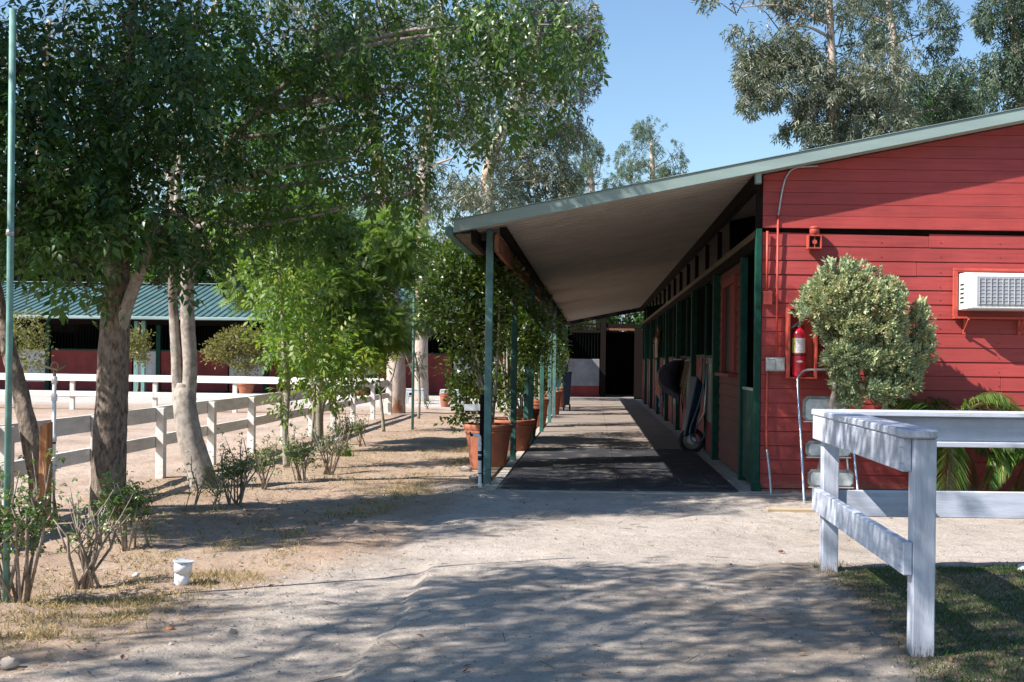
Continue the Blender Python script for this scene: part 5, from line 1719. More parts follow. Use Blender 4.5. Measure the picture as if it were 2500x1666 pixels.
Y = 13.5
small_tree("slim sapling with a greenish stem and yellow tinged leaves", [[W(700, 1140, Y).xyz * 1, W(696, 1050, Y), W(702, 950, Y), W(694, 880, Y), W(690, 780, Y), W(680, 640, Y), W(660, 520, Y)]],
           [[.045, .038, .036, .030, .022, .016, .008]],
           clumps_px([(740, 720, Y, 70, 110, .4, 130), (680, 640, Y, 100, 90, .5, 120), (720, 850, Y, 60, 50, .3, 90), (640, 560, Y, 110, 80, .5, 130), (690, 960, Y, 30, 25, .15, 16)]), T_ASHFAR, .24, M['leaf_yellow'], 21)
Y = 17.0
b_ = W(775, 1062, Y); b_.z = -.05
small_tree("feathery leaved tree with several bare stems before the arena fence",
           [[b_, W(770, 1000, Y), W(765, 940, Y), W(725, 895, Y), W(705, 840, Y), W(690, 700, Y), W(680, 560, Y)], [b_ + Vector((.03, 0, 0)), W(778, 990, Y), W(784, 900, Y), W(790, 870, Y), W(800, 780, Y), W(830, 640, Y)], [b_ + Vector((.05, .02, 0)), W(785, 1000, Y), W(812, 930, Y), W(815, 870, Y), W(840, 790, Y), W(880, 700, Y)]],
           [[.06, .05, .042, .036, .032, .026, .012], [.065, .06, .05, .045, .035, .012], [.05, .036, .028, .025, .02, .012]],
           clumps_px([(600, 560, Y, 130, 90, .8, 1004), (720, 560, Y, 140, 100, .9, 1339), (850, 600, Y, 150, 90, .9, 1227), (960, 600, Y, 100, 80, .7, 669), (800, 690, Y, 160, 80, .9, 1116), (920, 720, Y, 100, 90, .7, 669), (880, 800, Y, 110, 70, .7, 558), (640, 680, Y, 100, 60, .6, 390), (960, 790, Y, 70, 50, .5, 223)]), T_FROND, .24, M['leaf_fine'], 24, tw=7, thr=.47, down=.3)
Y = 16.0
small_tree("low leafy tree with lime and orange leaves beside the feathery tree", [[W(760, 1090, Y), W(768, 980, Y), W(770, 900, Y), W(765, 850, Y)]], [[.02, .018, .014, .010]],
           clumps_px([(770, 850, Y, 90, 55, .4, 210), (700, 810, Y, 70, 60, .4, 130), (850, 880, Y, 70, 50, .4, 130), (800, 930, Y, 60, 30, .3, 60), (690, 740, Y, 60, 60, .4, 100)]), T_ASHFAR, .27, M['leaf_yellow'], 27)
# thin staked trees by the fence corner
Y = 20.5
small_tree("thin bare tree tied to a grey stake near the fence corner", [[W(937, 1054, Y), W(930, 980, Y), W(922, 900, Y), W(915, 850, Y), W(940, 780, Y)], [W(930, 960, Y), W(955, 930, Y), W(968, 880, Y), W(975, 820, Y)]], [[.034, .028, .018, .014, .008], [.014, .012, .010, .006]],
           clumps_px([(880, 830, Y, 60, 60, .4, 110), (930, 800, Y, 60, 50, .4, 100), (900, 880, Y, 40, 30, .3, 40)]), T_FROND, .2, M['leaf_fine'], 30)
Y = 25.0
small_tree("young tree with pale twigs and a flat thin crown by the pole", [[W(1022, 1022, Y), W(1024, 960, Y), W(1020, 900, Y), W(1010, 850, Y)], [W(1022, 935, Y), W(1032, 880, Y), W(1042, 820, Y)], [W(1021, 930, Y), W(1012, 860, Y), W(990, 800, Y)], [W(1020, 930, Y), W(1003, 900, Y), W(985, 850, Y), W(978, 800, Y)]], [[.035, .030, .022, .012], [.015, .012, .008], [.015, .012, .008], [.018, .014, .012, .008]],
           clumps_px([(1000, 780, Y, 80, 35, .7, 300), (1050, 760, Y, 70, 35, .6, 260), (960, 790, Y, 60, 35, .6, 200), (1024, 885, Y, 20, 20, .2, 30)]), T_FROND, .24, M['leaf_pepper'], 33, down=.2)

# potted shrubs and ficus
def potted(p, label, clumps, size, mat, seed, nst=4, h=1.4, tmpl=None, spread=.25, r=.014, thr=.38, sun=True):
    rr = random.Random(seed)
    stems = []
    for k in range(nst):
        a = rr.uniform(0, 2 * pi)
        tgt = clumps[k % len(clumps)][0]
        top = p.lerp(tgt, .9) + Vector((rr.uniform(-spread, spread), rr.uniform(-spread, spread), 0))
        q = p + Vector((math.cos(a) * .05, math.sin(a) * .05, -.05))
        stems.append([q, q.lerp(top, .35) + Vector((rr.uniform(-.06, .06), 0, 0)), q.lerp(top, .7) + Vector((rr.uniform(-.08, .08), 0, .05)), top])
    return small_tree(label, stems, [[r, r * .9, r * .7, r * .5]] * nst, clumps, tmpl or T_SHORT, size, mat, seed, base=Vector((p.x, p.y, 0)), name="potted_tree", cat="potted plant", thr=thr, tw=4, twr=.004)


Y = 13.9
potted(pots['a'], "tall leafy ficus growing in the largest pot by the first post", clumps_px([(1150, 630, Y, 85, 75, .45, 420), (1120, 740, Y, 90, 70, .4, 330), (1160, 830, Y, 70, 60, .35, 190), (1200, 700, Y, 60, 110, .35, 330), (1130, 900, Y, 45, 50, .3, 70), (1160, 960, Y, 60, 45, .3, 120), (1120, 1010, Y, 25, 25, .15, 26), (1075, 690, Y, 50, 60, .3, 130)]), .17, M['leaf_ficus'], 41, nst=5, r=.022)
Y = 16.6
potted(pots['b'], "dense ficus behind the second canopy post, lit from the left", clumps_px([(1240, 740, Y, 58, 80, .9, 380), (1250, 850, Y, 52, 80, .9, 330), (1238, 950, Y, 35, 40, .5, 100), (1290, 800, Y, 36, 90, .9, 260)]), .17, M['leaf_ficus'], 44, nst=5, r=.022)
Y = 19.2
potted(pots['b2'], "dark narrow ficus between the third and fifth canopy posts", clumps_px([(1275, 760, Y, 40, 70, .9, 320), (1280, 860, Y, 36, 70, .9, 280), (1278, 940, Y, 24, 30, .5, 70)]), .17, M['leaf_ficus'], 46, nst=5, r=.02)
Y = 22.6
potted(pots['c'], "ficus with small yellowish leaves in the upright sunlit pot", clumps_px([(1310, 790, Y, 42, 60, .6, 320), (1305, 870, Y, 34, 50, .5, 220), (1312, 945, Y, 25, 20, .25, 50)]), .18, M['leaf_ficus'], 47, nst=4, r=.02)
Y = 27.5
potted(pots['d'], "slim ficus in the fourth pot along the post row", clumps_px([(1345, 820, Y, 32, 50, .5, 220), (1347, 890, Y, 28, 40, .45, 140)]), .2, M['leaf_ficus'], 50)
Y = 32
potted(pots['e'], "small ficus in the farthest pot of the row", clumps_px([(1366, 850, Y, 22, 40, .4, 120), (1366, 905, Y, 16, 25, .3, 60)]), .2, M['leaf_ficus'], 53)
Y = 40
potted(pots['f'], "round yellowish olive shrub in a pot behind the far fence", clumps_px([(590, 830, Y, 55, 30, .7, 420), (540, 855, Y, 40, 28, .5, 220), (640, 850, Y, 38, 32, .5, 240), (600, 880, Y, 45, 20, .5, 130)]), .26, M['leaf_dry'], 56, r=.02, nst=6)
Y = 39.5
potted(pots['g'], "sparse twiggy shrub in the pot behind the fence corner", clumps_px([(880, 850, Y, 45, 30, .5, 150), (860, 890, Y, 30, 25, .4, 60), (905, 885, Y, 30, 25, .4, 60)]), .24, M['leaf_dry'], 59, r=.018, nst=7)
# climbers/bushes at the stable on the left
for i, (px, py, rx, ry, Y, lab) in enumerate([(60, 830, 55, 65, 36, "yellow green bush at the left end of the stable block"), (335, 840, 22, 40, 39, "wispy shrub between two posts of the stable block")]):
    c0 = W(px, py, Y)
    small_tree(lab, [[Vector((c0.x, Y, -.05)), Vector((c0.x + .05, Y, .5)), Vector((c0.x, Y, 1.2))]], [[.03, .025, .015]], clumps_px([(px, py - ry * .4, Y, rx * .8, ry * .6, .6, 110), (px + rx * .4, py + ry * .4, Y, rx * .6, ry * .6, .5, 80), (px - rx * .5, py + ry * .1, Y, rx * .4, ry * .5, .5, 40)]), T_SHORT, .27, M['leaf_dry'], 62 + i, name="shrub", cat="shrub")

# ---- eucalyptus trees
def euc(label, pts, rads, clumps, mat, size, seed, thr=.47, f=.55, bark='barkeuc', tmpl=None, tw=6, down=.9, lr=.06, name="eucalyptus_tree", dens=1.5):
    e = empty(name, (pts[0].x, pts[0].y, 0), label, "tree")
    trunk(e, pts, rads, M[bark], 12, .05, seed, flare=1.15)
    limbs(e, attach(pts, clumps), [c[0] for c in clumps], lr, M[bark], seed)
    twigs(e, clumps, M['twig'], tw, .02, seed)
    cl2 = [(c, r, int(n * dens)) for (c, r, n) in clumps]
    foliage("crown", cl2, tmpl or T_EUC, size * .47, mat, e, seed=seed, thr=thr + .02, f=f * 1.25, down=down, out=.35)
    return e


Y = 27.6
p_ = [W(962, 1013, Y), W(966, 950, Y), W(966, 850, Y), W(955, 720, Y), W(945, 600, Y), W(930, 440, Y), W(905, 250, Y), W(880, 0, Y + .5)]
p_[0].z = -.1
euc("thick peeling eucalyptus trunk at the fence corner", p_, [.29, .24, .22, .20, .18, .16, .12, .08],
    clumps_px([(880, 120, Y, 150, 130, 1.4, 420), (760, 60, Y, 140, 120, 1.4, 320), (1000, 80, Y, 130, 110, 1.3, 300), (820, 330, Y, 120, 90, 1.2, 200), (700, 250, Y, 120, 100, 1.2, 220), (960, 330, Y, 110, 90, 1.1, 180), (1010, 520, Y, 60, 50, .7, 60)]), M['leaf_euc'], .7, 71, dens=1.0, f=1.0, thr=.52)
Y = 36
p_ = [W(1026, 960, Y), W(1028, 800, Y), W(1030, 560, Y), W(1040, 380, Y), W(1062, 200, Y), W(1080, -20, Y)]
p_[0].z = -.1
euc("grey straight eucalyptus trunk rising behind the green pole", p_, [.26, .22, .20, .18, .14, .08],
    clumps_px([(1120, 380, Y, 120, 80, 1.8, 300), (1100, 240, Y, 130, 90, 1.8, 340), (1180, 120, Y, 130, 100, 1.8, 340), (980, 420, Y, 110, 70, 1.6, 200), (1060, 500, Y, 100, 50, 1.4, 150), (1040, 60, Y, 130, 100, 1.6, 260), (1190, 470, Y, 100, 50, 1.4, 200)]), M['leaf_euc'], .85, 74, dens=1.0, f=.75, thr=.51)
Y = 44
p_ = [W(1195, 950, Y), W(1193, 700, Y), W(1190, 520, Y), W(1195, 400, Y), W(1240, 300, Y), W(1290, 180, Y), W(1330, 20, Y)]
p_[0].z = -.1
euc("spreading grey green eucalyptus behind the canopy eave", p_, [.34, .3, .27, .24, .2, .15, .08],
    clumps_px([(1380, 60, Y, 90, 110, 2.2, 300), (1400, 180, Y, 75, 80, 1.8, 240), (1340, 270, Y, 100, 80, 2.2, 300), (1250, 200, Y, 130, 110, 2.4, 420), (1290, 380, Y, 100, 60, 2, 260), (1200, 330, Y, 110, 90, 2.2, 300), (1330, 440, Y, 90, 55, 1.8, 220), (1280, 30, Y, 120, 90, 2.2, 330), (1210, 480, Y, 90, 50, 1.8, 180), (1130, 530, Y, 70, 40, 1.5, 120), (1400, 330, Y, 40, 40, 1.2, 60), (1440, 110, Y, 30, 50, 1, 60)]), M['leaf_euc'], .95, 77, f=.62, thr=.49)
Y = 52
for i, (px, lab, cl) in enumerate([
    (760, "tall hanging leaved eucalyptus behind the stable roof", [(760, 250, 200, 150, 560), (620, 420, 180, 120, 380), (820, 420, 150, 120, 340), (700, 90, 180, 140, 420), (560, 220, 140, 140, 300), (880, 520, 110, 70, 160)]),
    (430, "pale eucalyptus behind the left part of the stable", [(420, 250, 190, 180, 460), (300, 450, 190, 130, 380), (480, 480, 160, 110, 300), (330, 80, 200, 150, 360)]),
    (110, "grey green eucalyptus at the far left background", [(100, 200, 190, 190, 460), (60, 440, 180, 150, 400), (200, 520, 150, 110, 240)])]):
    p_ = [W(px, 950, Y + 2 * i), W(px + 5, 700, Y + 2 * i), W(px - 10, 400, Y + 2 * i), W(px + 10, 50, Y + 2 * i)]
    p_[0].z = -.1
    euc(lab, p_, [.4, .34, .25, .1], clumps_px([(a, b, Y + 2 * i, c, d, 2.6, n) for (a, b, c, d, n) in cl]), M['leaf_euc'] if i else M['leaf_pepper'], 1.1, 80 + 3 * i, dens=.9, f=.6, thr=.52)
# low dark bushes behind the stable roof, one bright one
small = [(60, 600, 150, 90, 55, 'leaf_eucdark', "dark bushy tree low behind the left end of the stable roof"), (260, 630, 140, 70, 57, 'leaf_fine', "mid green bush over the stable ridge left of the main trunk"), (520, 600, 150, 90, 56, 'leaf_ash2', "bright green tree over the stable ridge right of the twin trunk"), (820, 640, 170, 80, 58, 'leaf_pepper', "soft grey green tree over the right part of the stable ridge"),
         (1060, 660, 130, 70, 60, 'leaf_eucdark', "dark tree behind the right end of the stable roof"), (1280, 740, 130, 60, 58, 'leaf_ash2', "green tree seen through the ficus row"), (1530, 760, 130, 60, 60, 'leaf_ash2', "sunlit green tree seen through the gap at the end of the aisle")]
for i, (px, py, rx, ry, Y, mt, lab) in enumerate(small):
    c0 = W(px, py, Y)
    e = empty("background_tree", (c0.x, Y, 0), lab, "tree")
    pt = [Vector((c0.x, Y, -.1)), Vector((c0.x + .2, Y, c0.z * .5)), Vector((c0.x, Y, c0.z))]
    trunk(e, pt, [.25, .2, .1], M['bark'], 8, .05, i)
    cl = clumps_px([(px, py, Y, rx, ry, 2, 420), (px - rx * .7, py + 60, Y, rx * .6, ry * .9, 2, 260), (px + rx * .7, py + 60, Y, rx * .6, ry * .9, 2, 260), (px, py + 140, Y, rx * 1.1, ry, 2, 240)])
    foliage("crown", [(c, r, int(n * 2.3)) for (c, r, n) in cl], T_SHORT, .6, M[mt], e, seed=90 + i, thr=.40, f=.6)
# pepper trees
for i, (px, py, Y, lab, cl) in enumerate([
    (1590, 700, 62, "weeping pepper tree alone against the sky above the canopy", [(1590, 330, 50, 50, 300), (1540, 390, 40, 50, 200), (1640, 390, 42, 50, 220), (1590, 430, 60, 45, 200), (1660, 430, 25, 35, 80)]),
    (1440, 700, 58, "drooping pepper tree half behind the big eucalyptus", [(1420, 370, 55, 50, 300), (1460, 420, 50, 50, 240), (1390, 440, 50, 45, 220), (1500, 450, 30, 30, 80)])]):
    p_ = [W(px, 950, Y), W(px, 700, Y), W(px + 5, 500, Y), W(px, cl[0][1] + 20, Y)]
    p_[0].z = -.1
    euc(lab, p_, [.35, .3, .2, .08], clumps_px([(a, b, Y, c, d, 1.6, n) for (a, b, c, d, n) in cl]), M['leaf_pepper'], .62, 110 + i, dens=1.9, f=1.0, thr=.50, down=1.3, name="pepper_tree")
# right hand group
Y = 34
p_ = [W(2034, 900, Y), W(2034, 600, Y), W(2035, 330, Y), W(2032, 200, Y), W(2030, 120, Y), W(2022, -60, Y)]
p_[0].z = -.1
euc("tall eucalyptus with a pale trunk above the barn roof", p_, [.26, .24, .20, .16, .12, .09],
    clumps_px([(1900, 70, Y, 130, 90, 1.6, 460), (1790, 20, Y, 90, 60, 1.2, 200), (1930, 200, Y, 130, 80, 1.6, 420), (1860, 170, Y, 70, 60, 1.2, 180), (2040, 110, Y, 120, 110, 1.6, 420), (2060, 260, Y, 130, 80, 1.6, 460), (1960, 320, Y, 70, 40, 1.2, 170), (2150, 190, Y, 110, 110, 1.6, 400), (2150, 320, Y, 120, 60, 1.4, 300), (1850, 240, Y, 50, 40, .8, 80), (2030, -20, Y, 150, 60, 1.6, 300), (2050, 340, Y, 100, 50, 1.3, 240)]), M['leaf_euc'], .8, 120, dens=1.45, f=.85, thr=.50)
Y = 40
p_ = [W(2190, 900, Y), W(2200, 500, Y), W(2195, 250, Y), W(2170, 0, Y)]
p_[0].z = -.1
euc("dark eucalyptus behind the pale trunked one over the roof", p_, [.3, .26, .18, .1],
    clumps_px([(2230, 80, Y, 110, 100, 1.8, 360), (2240, 240, Y, 110, 80, 1.8, 340), (2330, 200, Y, 90, 70, 1.6, 220), (2340, 270, Y, 90, 50, 1.4, 240), (2130, 40, Y, 90, 90, 1.6, 240)]), M['leaf_eucdark'], .85, 124, f=.7, thr=.50)
Y = 30
p_ = [W(2520, 900, Y), W(2510, 400, Y), W(2480, 100, Y), W(2460, -60, Y)]
p_[0].z = -.1
euc("dark drooping tree at the top right corner", p_, [.25, .2, .15, .08],
    clumps_px([(2470, 30, Y, 90, 80, 1.2, 360), (2480, 150, Y, 80, 70, 1.1, 280), (2450, 220, Y, 70, 40, .9, 150), (2540, 90, Y, 90, 120, 1.2, 260)]), M['leaf_eucdark'], .7, 128, f=.9, thr=.46)
Y = 52
e = empty("background_tree", (W(2300, 260, Y).x, Y, 0), "lime green tree glimpsed low between the dark crowns above the roof", "tree")
trunk(e, [Vector((W(2300, 260, Y).x, Y, -.1)), W(2300, 500, Y), W(2300, 300, Y)], [.25, .2, .1], M['bark'], 8)
foliage("crown", clumps_px([(2300, 260, Y, 50, 50, 1.5, 200), (2280, 320, Y, 60, 40, 1.5, 160)]), T_SHORT, .9, M['leaf_ash2'], e, seed=131, thr=.3)

# ================================================================== JUNIPER, PALM
Yj = 11.0
ju = empty("juniper_shrub", (W(2004, 1195, Yj).x, Yj, 0), "clipped round grey green juniper on a bare twisted trunk before the red wall", "shrub")
pj = [W(1998, 1205, Yj), W(2002, 1150, Yj), W(2012, 1090, Yj), W(2022, 1020, Yj), W(2036, 960, Yj), W(2045, 900, Yj), W(2070, 820, Yj)]
pj[0].z = -.05
trunk(ju, pj, [.030, .026, .024, .027, .026, .022, .015], M['barkeuc'], 12, .08, 6)
cj = clumps_px([(2060, 725, Yj, 88, 57, 0.26, 2000), (2110, 740, Yj, 83, 55, 0.26, 1700), (2016, 742, Yj, 48, 42, 0.26, 1200), (2064, 800, Yj, 66, 50, 0.26, 1500), (2130, 810, Yj, 73, 60, 0.26, 1600), (2160, 740, Yj, 45, 53, 0.26, 1100),
                (2056, 872, Yj, 42, 40, 0.24, 800), (2100, 890, Yj, 68, 45, 0.26, 1100), (2170, 880, Yj, 48, 50, 0.24, 900), (2120, 950, Yj, 53, 35, 0.20, 600), (2160, 960, Yj, 33, 25, 0.20, 260), (2064, 935, Yj, 24, 26, 0.18, 260), (2075, 985, Yj, 23, 15, 0.12, 90),
                (2247, 800, Yj + .1, 20, 55, .12, 420), (2250, 850, Yj + .1, 25, 45, .14, 420), (2220, 880, Yj + .05, 35, 35, .14, 380), (2215, 935, Yj, 25, 25, 0.12, 200)])
limbs(ju, attach(pj, cj), [c[0] for c in cj], .010, M['barkthin'], 8, n=6)
foliage("foliage", [(c, r, int(n * .85)) for (c, r, n) in cj], T_JUN, .075, M['leaf_juniper'], ju, seed=140, thr=.43, f=6, down=-.6, out=.9, shell=.6)
rj = random.Random(9)
stray = []
for k in range(46):
    a_ = rj.uniform(-.4, pi - .1)
    stray.append((2075 + 118 * math.cos(a_) + rj.uniform(-8, 8), 790 - 128 * math.sin(a_) + rj.uniform(-6, 8), Yj + rj.uniform(-.2, .1), rj.uniform(6, 13), rj.uniform(12, 24), .04, rj.randint(10, 26)))
foliage("foliage", clumps_px(stray), T_JUN, .07, M['leaf_juniper'], ju, seed=141, thr=.2, f=6, down=-.9, out=.7)

tl_v, tl_f = t_leaf2(1, .06, curve=.18)


def palm(px, Yp, zc, nf, label, seed, Ls):
    rr = random.Random(seed)
    x0 = W(px, 1030, Yp).x
    pal = empty("palm", (x0, Yp, 0), label, "palm")
    MB().tube([(x0, Yp, -.05), (x0 + .01, Yp, zc * .5), (x0, Yp, zc - .02)], [.06, .05, .045], 10, noise=.1).build("trunk", M['bark'], pal, smooth=True)
    for k in range(nf):
        a = 2 * pi * k / nf + rr.uniform(-.2, .2); el = rr.choice([rr.uniform(.5, 1.25), rr.uniform(-.7, .5)]); L = rr.uniform(*Ls)
        d = Vector((math.cos(a) * math.cos(el), math.sin(a) * math.cos(el) * .6, math.sin(el)))
        pts = [Vector((x0, Yp, zc))]; v_ = d * (L / 8)
        for j in range(8):
            v_ = v_ + Vector((0, 0, -.016 * L - .0035 * j)); v_ = v_.normalized() * (L / 8)
            q_ = pts[-1] + v_; q_.y = min(q_.y, YW - .06); q_.z = max(q_.z, .04); pts.append(q_)
        st_ = MB().tube(pts, [.009 - .0009 * i for i in range(9)], 6).build("frond", M['leaf_palm'], pal, smooth=True)
        PP = []; DD = []; UU = []; SS = []
        for j in range(44):
            t = .18 + .82 * j / 44; i0 = min(7, int(t * 8)); ff_ = t * 8 - i0
            p = pts[i0].lerp(pts[i0 + 1], ff_); tan = (pts[i0 + 1] - pts[i0]).normalized()
            side = tan.cross(Vector((0, 0, 1)))
            side = side.normalized() if side.length > 1e-3 else Vector((1, 0, 0))
            for s in (-1, 1):
                PP.append(p); DD.append(tan * .75 + side * s * .8 + Vector((0, 0, -.35 + rr.uniform(-.15, .15)))); UU.append((0, 0, 1)); SS.append(L * .42 * math.sin(pi * (.15 + .8 * t)) + .05)
        v2, f2 = scatter(tl_v, tl_f, np.array(PP), np.array(DD), np.array(UU, float), np.array(SS))
        v2[:, 1] = np.minimum(v2[:, 1], YW - .03)
        mk("leaflets", v2, f2, M['leaf_palm'], st_, rnd=np.repeat(np.random.default_rng(k).uniform(0, 1, len(PP)), 2), kind='stuff')


palm(2325, 11.1, .66, 19, "small palm with arching fronds behind the white rails", 5, (.55, .9))
palm(2540, 11.1, .55, 15, "second small palm cut by the right edge behind the rails", 8, (.5, .85))

# ================================================================== ROSE BUSHES
def rose(px, py, h, wd, ncane, nleaf, label, seed, dead=False, lowleaf=.45):
    g = G(px, py); rr = random.Random(seed)
    e = empty("rose_bush", (g.x, g.y, 0), label, "rose bush")
    tips = []
    for k in range(int(ncane * 1.5)):
        a = rr.uniform(-1, 1)
        tip = Vector((g.x + a * wd * .5, g.y + rr.uniform(-.3, .3) * wd, h * rr.uniform(.6, 1.0)))
        b0 = Vector((g.x + rr.uniform(-.06, .06), g.y + rr.uniform(-.04, .04), -.03))
        kn = b0.lerp(tip, .5) + Vector((rr.uniform(-.06, .06), 0, rr.uniform(-.05, .05)))
        k2 = b0.lerp(tip, .75) + Vector((rr.uniform(-.05, .05), 0, 0))
        r = rr.uniform(.0045, .0095) * (1.2 if h > .5 else .9)
        MB().tube([b0, kn, k2, tip], [r, r * .85, r * .6, r * .25], 7, noise=.08, seed=k).build("cane", M['cane'], e, smooth=True)
        tips.append((b0, kn, k2, tip))
        for _ in range(2):
            t2 = kn + Vector((rr.uniform(-.15, .15), rr.uniform(-.1, .1), rr.uniform(.08, .2)))
            MB().tube([kn, t2], [r * .6, r * .3], 6).build("cane", M['cane'], e, smooth=True)
            tips.append((kn, kn, kn.lerp(t2, .5), t2))
    if nleaf:
        rg = np.random.default_rng(seed)
        P = []
        for i in range(int(nleaf * 1.7)):
            b0, kn, k2, tip = rr.choice(tips)
            t = rr.uniform(lowleaf, 1.05)
            p = kn.lerp(tip, max(0, (t - .5) * 2)) if t > .5 else b0.lerp(kn, t * 2)
            P.append(p + Vector((rr.gauss(0, .045), rr.gauss(0, .05), rr.gauss(0, .04))))
        P = np.array(P); P[:, 2] = np.maximum(P[:, 2], .03)
        D = rg.normal(size=P.shape); D[:, 2] -= .3
        U = rg.normal(size=P.shape) * .4; U[:, 2] += 1
        tv, tf = comp([(*t_leaf(1, .62), (0, .2, 0), (0, 1, -.2), (0, 0, 1), .55), (*t_leaf(1, .62), (0, .1, 0), (.9, .4, -.1), (0, 0, 1), .45), (*t_leaf(1, .62), (0, .1, 0), (-.9, .4, -.1), (0, 0, 1), .45)])
        v, f = scatter(tv, tf, P, D, U, rg.uniform(.034, .062, len(P)) * (1 if h > .35 else .8))
        mk("foliage", v, f, M['leaf_rose'], e, rnd=np.repeat(rg.uniform(0, 1, len(P)), len(tf)))
    return e


rose(38, 1475, .82, .55, 9, 420, "largest rose bush, at the lower left before the green pole", 1, lowleaf=.55)
rose(215, 1425, .62, .42, 9, 60, "mostly bare rose canes between the largest bush and the white pipe", 2, lowleaf=.8)
rose(300, 1335, .52, .30, 5, 330, "compact leafy rose bush at the foot of the main trunk", 3, lowleaf=.6)
rose(350, 1330, .22, .10, 2, 26, "tiny rose shoot just right of the compact bush", 4)
rose(455, 1245, .50, .22, 2, 22, "single dead crooked rose cane left of the twin trunk", 5, lowleaf=.85)
rose(520, 1245, .32, .20, 3, 60, "small rose in the shadow of the twin trunk base", 6)
rose(578, 1235, .62, .45, 7, 260, "rose bush with pale canes right of the twin trunk", 7, lowleaf=.6)
rose(650, 1195, .55, .30, 5, 150, "rose with sparse orange tipped shoots left of the sapling", 8, lowleaf=.6)
rose(735, 1175, .62, .34, 6, 260, "full green rose just right of the sapling stem", 9, lowleaf=.5)
rose(800, 1155, .60, .45, 8, 90, "brown twiggy rose with few leaves beside the green tuft", 10, lowleaf=.7)
rose(845, 1100, .60, .36, 5, 230, "rose bush in front of the fourth fence post from the corner", 11, lowleaf=.5)
rose(885, 1090, .52, .25, 4, 130, "rose bush nearest the fence corner", 12, lowleaf=.6)
rose(1045, 1000, .42, .30, 3, 60, "low weedy rose beyond the slender green pole", 13)

# ================================================================== GRASS, LITTER, PEBBLES
def blades(name, P, hgt, mat, seed, wd=.006, lean=.5, lie=.0):
    rg = np.random.default_rng(seed)
    n = len(P)
    D = rg.normal(size=(n, 3)) * lean; D[:, 2] = 1 - lie
    U = rg.normal(size=(n, 3))
    tv = [(-.5, 0, 0), (.5, 0, 0), (.28, .6, .05), (-.28, .6, .05), (0, 1, .2)]
    L = hgt * rg.uniform(.5, 1.3, n)
    S, Dn, N = frames(D, U)
    tvv = np.array(tv)
    Vv = P[:, None, :] + wd * tvv[None, :, 0:1] * S[:, None, :] + L[:, None, None] * (tvv[None, :, 1:2] * Dn[:, None, :] + tvv[None, :, 2:3] * N[:, None, :] * lean)
    base = (np.arange(n) * 5)[:, None]
    F3 = np.concatenate([np.array([[0, 1, 2]]) + base[:, None, :], np.array([[0, 2, 3]]) + base[:, None, :], np.array([[3, 2, 4]]) + base[:, None, :]], 1).reshape(-1, 3)
    return mk(name, Vv.reshape(-1, 3), F3, mat, rnd=np.repeat(rg.uniform(0, 1, n), 3), kind='stuff')


rg = np.random.default_rng(5)
# lawn lower right
n = 150000
P = np.stack([rg.uniform(.2, 5.5, n), rg.uniform(3.6, 7.7, n), np.zeros(n)], 1)
mk_ = lawn_mask(P[:, 0], P[:, 1]) * (1 - sstep(7.1, 7.7, P[:, 1]))
patch = fbm(P[:, 0] * 2.2, P[:, 1] * 2.2, 90, 3)
P = P[rg.uniform(0, 1, n) < mk_ * np.clip(patch * 2.6 - .30, .12, 1)]
P[:, 2] = gz(P[:, 0], P[:, 1]) - .004
lw = blades("lawn_grass", P, .030, M['grass_green'], 6, .0045, .75)
# tuft at the far fence post
q = G(2022, 1395)
P = np.stack([rg.normal(q.x, .045, 260), rg.normal(q.y - .03, .03, 260), np.full(260, -.005)], 1)
blades("grass_tuft", P, .09, M['grass_green'], 7, .005, .5)
# dry grass on the left
n = 230000
P = np.stack([rg.uniform(-5.2, -.9, n), rg.uniform(4.6, 24, n), np.zeros(n)], 1)
d1 = fbm(P[:, 0] * 1.3, P[:, 1] * .9, 60, 3)
d2 = fbm(P[:, 0] * 5, P[:, 1] * 5, 64, 2)
bxx = np.interp(P[:, 1], [3, 4.9, 6.6, 8, 10.7, 12, 24], [-2.4, -2.3, -2.15, -1.9, -1.6, -1.4, -1.4])
strip = np.exp(-((P[:, 0] - (bxx - .35)) / .38) ** 2) * 1.0 + .25
arenaside = sstep(-4.75, -4.5, P[:, 0])
prob = np.clip((d1 - .33) * 5, 0, 1) * np.clip((d2 - .33) * 4, 0, 1) * (strip + .12) * arenaside * (P[:, 0] < bxx) * np.clip(1.2 - P[:, 1] / 26, .25, 1)
P = P[rg.uniform(0, 1, n) < prob]
P[:, 2] = gz(P[:, 0], P[:, 1]) - .004
blades("dry_grass", P, .045, M['grass_dry'], 8, .005, 1.0)
m_ = P[:, 0] > -99
gsel = P[rg.uniform(0, 1, len(P)) < .10]
blades("green_weeds", gsel, .045, M['grass_green'], 9, .006, .8)
# bright green tuft by the roses
q = G(838, 1113)
P = np.stack([rg.normal(q.x, .06, 300), rg.normal(q.y, .06, 300), np.full(300, -.005)], 1)
blades("grass_tuft", P, .16, M['leaf_ash2'], 10, .006, .35)
for (px, py, n_) in ((250, 1500, 500), (330, 1470, 500), (160, 1530, 500), (60, 1560, 400), (90, 1440, 300), (560, 1410, 500), (470, 1425, 260), (620, 1395, 200), (1130, 1200, 120), (1260, 1170, 160)):
    q = G(px, py)
    P = np.stack([rg.normal(q.x, .20, n_), rg.normal(q.y, .13, n_), np.zeros(n_)], 1)
    P = P[fbm(P[:, 0] * 6, P[:, 1] * 6, 15, 2) > .42]
    P[:, 2] = gz(P[:, 0], P[:, 1]) - .005
    blades("dry_grass_tuft", P, .045, M['grass_dry'], 11 + px, .005, .7)

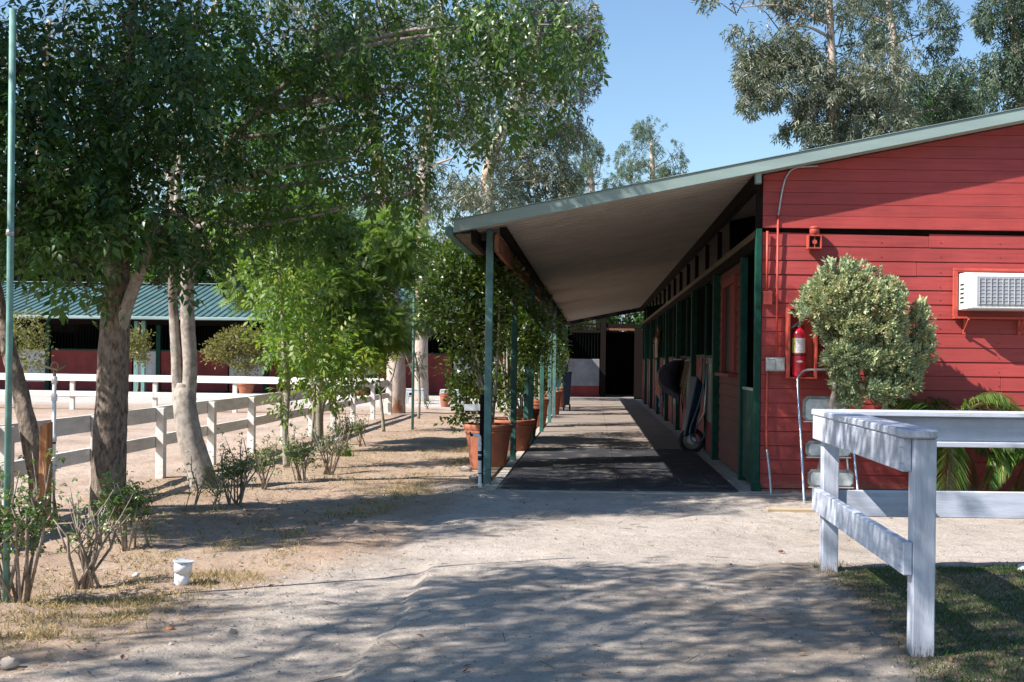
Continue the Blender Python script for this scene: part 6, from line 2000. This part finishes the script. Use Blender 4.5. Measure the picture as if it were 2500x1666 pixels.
# pebbles on the path (finer further away is left to the material)
n = 24000
P = np.stack([rg.uniform(-2.6, 5.0, n), 4.0 + rg.uniform(0, 1, n) ** 1.3 * 8.0, np.zeros(n)], 1)
keep = (P[:, 0] > np.interp(P[:, 1], [3, 4.9, 6.6, 8, 10.7, 12], [-2.5, -2.35, -2.2, -1.8, -1.5, -1.3])) & ~((P[:, 0] > -1.2) & (P[:, 1] > 11.2))
P = P[keep]
P[:, 2] = gz(P[:, 0], P[:, 1])
tv = np.array([(0, 0, .5), (.5, 0, 0), (0, .45, 0), (-.5, 0, 0), (0, -.5, 0)]); tf = np.array([(0, 1, 2), (0, 2, 3), (0, 3, 4), (0, 4, 1)])
D = rg.normal(size=P.shape); D[:, 2] *= .2
U = rg.normal(size=P.shape) * .2; U[:, 2] = 1
s = rg.lognormal(math.log(.0075), .40, len(P))
v, f = scatter(tv, tf, P, D, U, s)
mk("gravel", v, f, M['pebble'], rnd=np.repeat(rg.uniform(0, 1, len(P)), 4), kind='stuff')
# clods in dirt on the left
n = 5000
P = np.stack([rg.uniform(-5.0, -1.3, n), rg.uniform(4.7, 14, n), np.zeros(n)], 1)
P[:, 2] = gz(P[:, 0], P[:, 1])
D = rg.normal(size=P.shape); D[:, 2] *= .2; U = rg.normal(size=P.shape) * .2; U[:, 2] = 1
v, f = scatter(tv, tf, P, D, U, rg.lognormal(math.log(.010), .5, n))
mk("dirt_clods", v, f, groundmat() if False else M['pebble'], rnd=np.repeat(rg.uniform(.1, .7, n), 4), kind='stuff')
# dead leaves and twigs
n = 1500
P = np.stack([rg.uniform(-4.6, 3.0, n), rg.uniform(4.3, 13, n), np.zeros(n)], 1)
leftb = (P[:, 0] < -1.6) | (rg.uniform(0, 1, n) < .12)
P = P[leftb]; P[:, 2] = gz(P[:, 0], P[:, 1]) + .006
D = rg.normal(size=P.shape); D[:, 2] *= .15; U = rg.normal(size=P.shape) * .3; U[:, 2] = 1
tv, tf = t_leaf(1, .45, .3, -.15)
v, f = scatter(tv, tf, P, D, U, rg.uniform(.02, .05, len(P)))
mk("fallen_leaves", v, f, M['deadleaf'], rnd=np.repeat(rg.uniform(0, 1, len(P)), len(tf)), kind='stuff')
m = MB()
for k in range(90):
    x_, y_ = rg.uniform(-4, 2.6), rg.uniform(4.2, 10)
    a = rg.uniform(0, pi); L = rg.uniform(.04, .16)
    z_ = float(gz(x_, y_)) + .006
    m.tube([(x_, y_, z_), (x_ + L * math.cos(a), y_ + L * math.sin(a), z_ + .004)], .0016, 4)
m.build("fallen_twigs", M['twig'], kind='stuff')
n = 2600
P = np.stack([rg.uniform(-4.3, 3.2, n), rg.uniform(4.2, 11.2, n), np.zeros(n)], 1)
P = P[rg.uniform(0, 1, n) < np.clip((fbm(P[:, 0] * 1.2, P[:, 1] * 1.2, 44, 3) - .40) * 6, .04, 1)]
P[:, 2] = gz(P[:, 0], P[:, 1]) + .004
D = rg.normal(size=P.shape); D[:, 2] *= .06; U = np.zeros(P.shape); U[:, 2] = 1
v, f = scatter([(0, 0, 0), (-.03, .5, .01), (.03, .5, .01), (0, 1, 0)], [(0, 2, 1), (1, 2, 3)], P, D, U, rg.uniform(.03, .08, len(P)))
mk("straw", v, f, M['grass_dry'], rnd=np.repeat(rg.uniform(.3, 1, len(P)), 2), kind='stuff')

for o in bpy.data.objects:
    if o.name.startswith("grass_tuft") or o.name.startswith("dry_grass_tuft"):
        pass
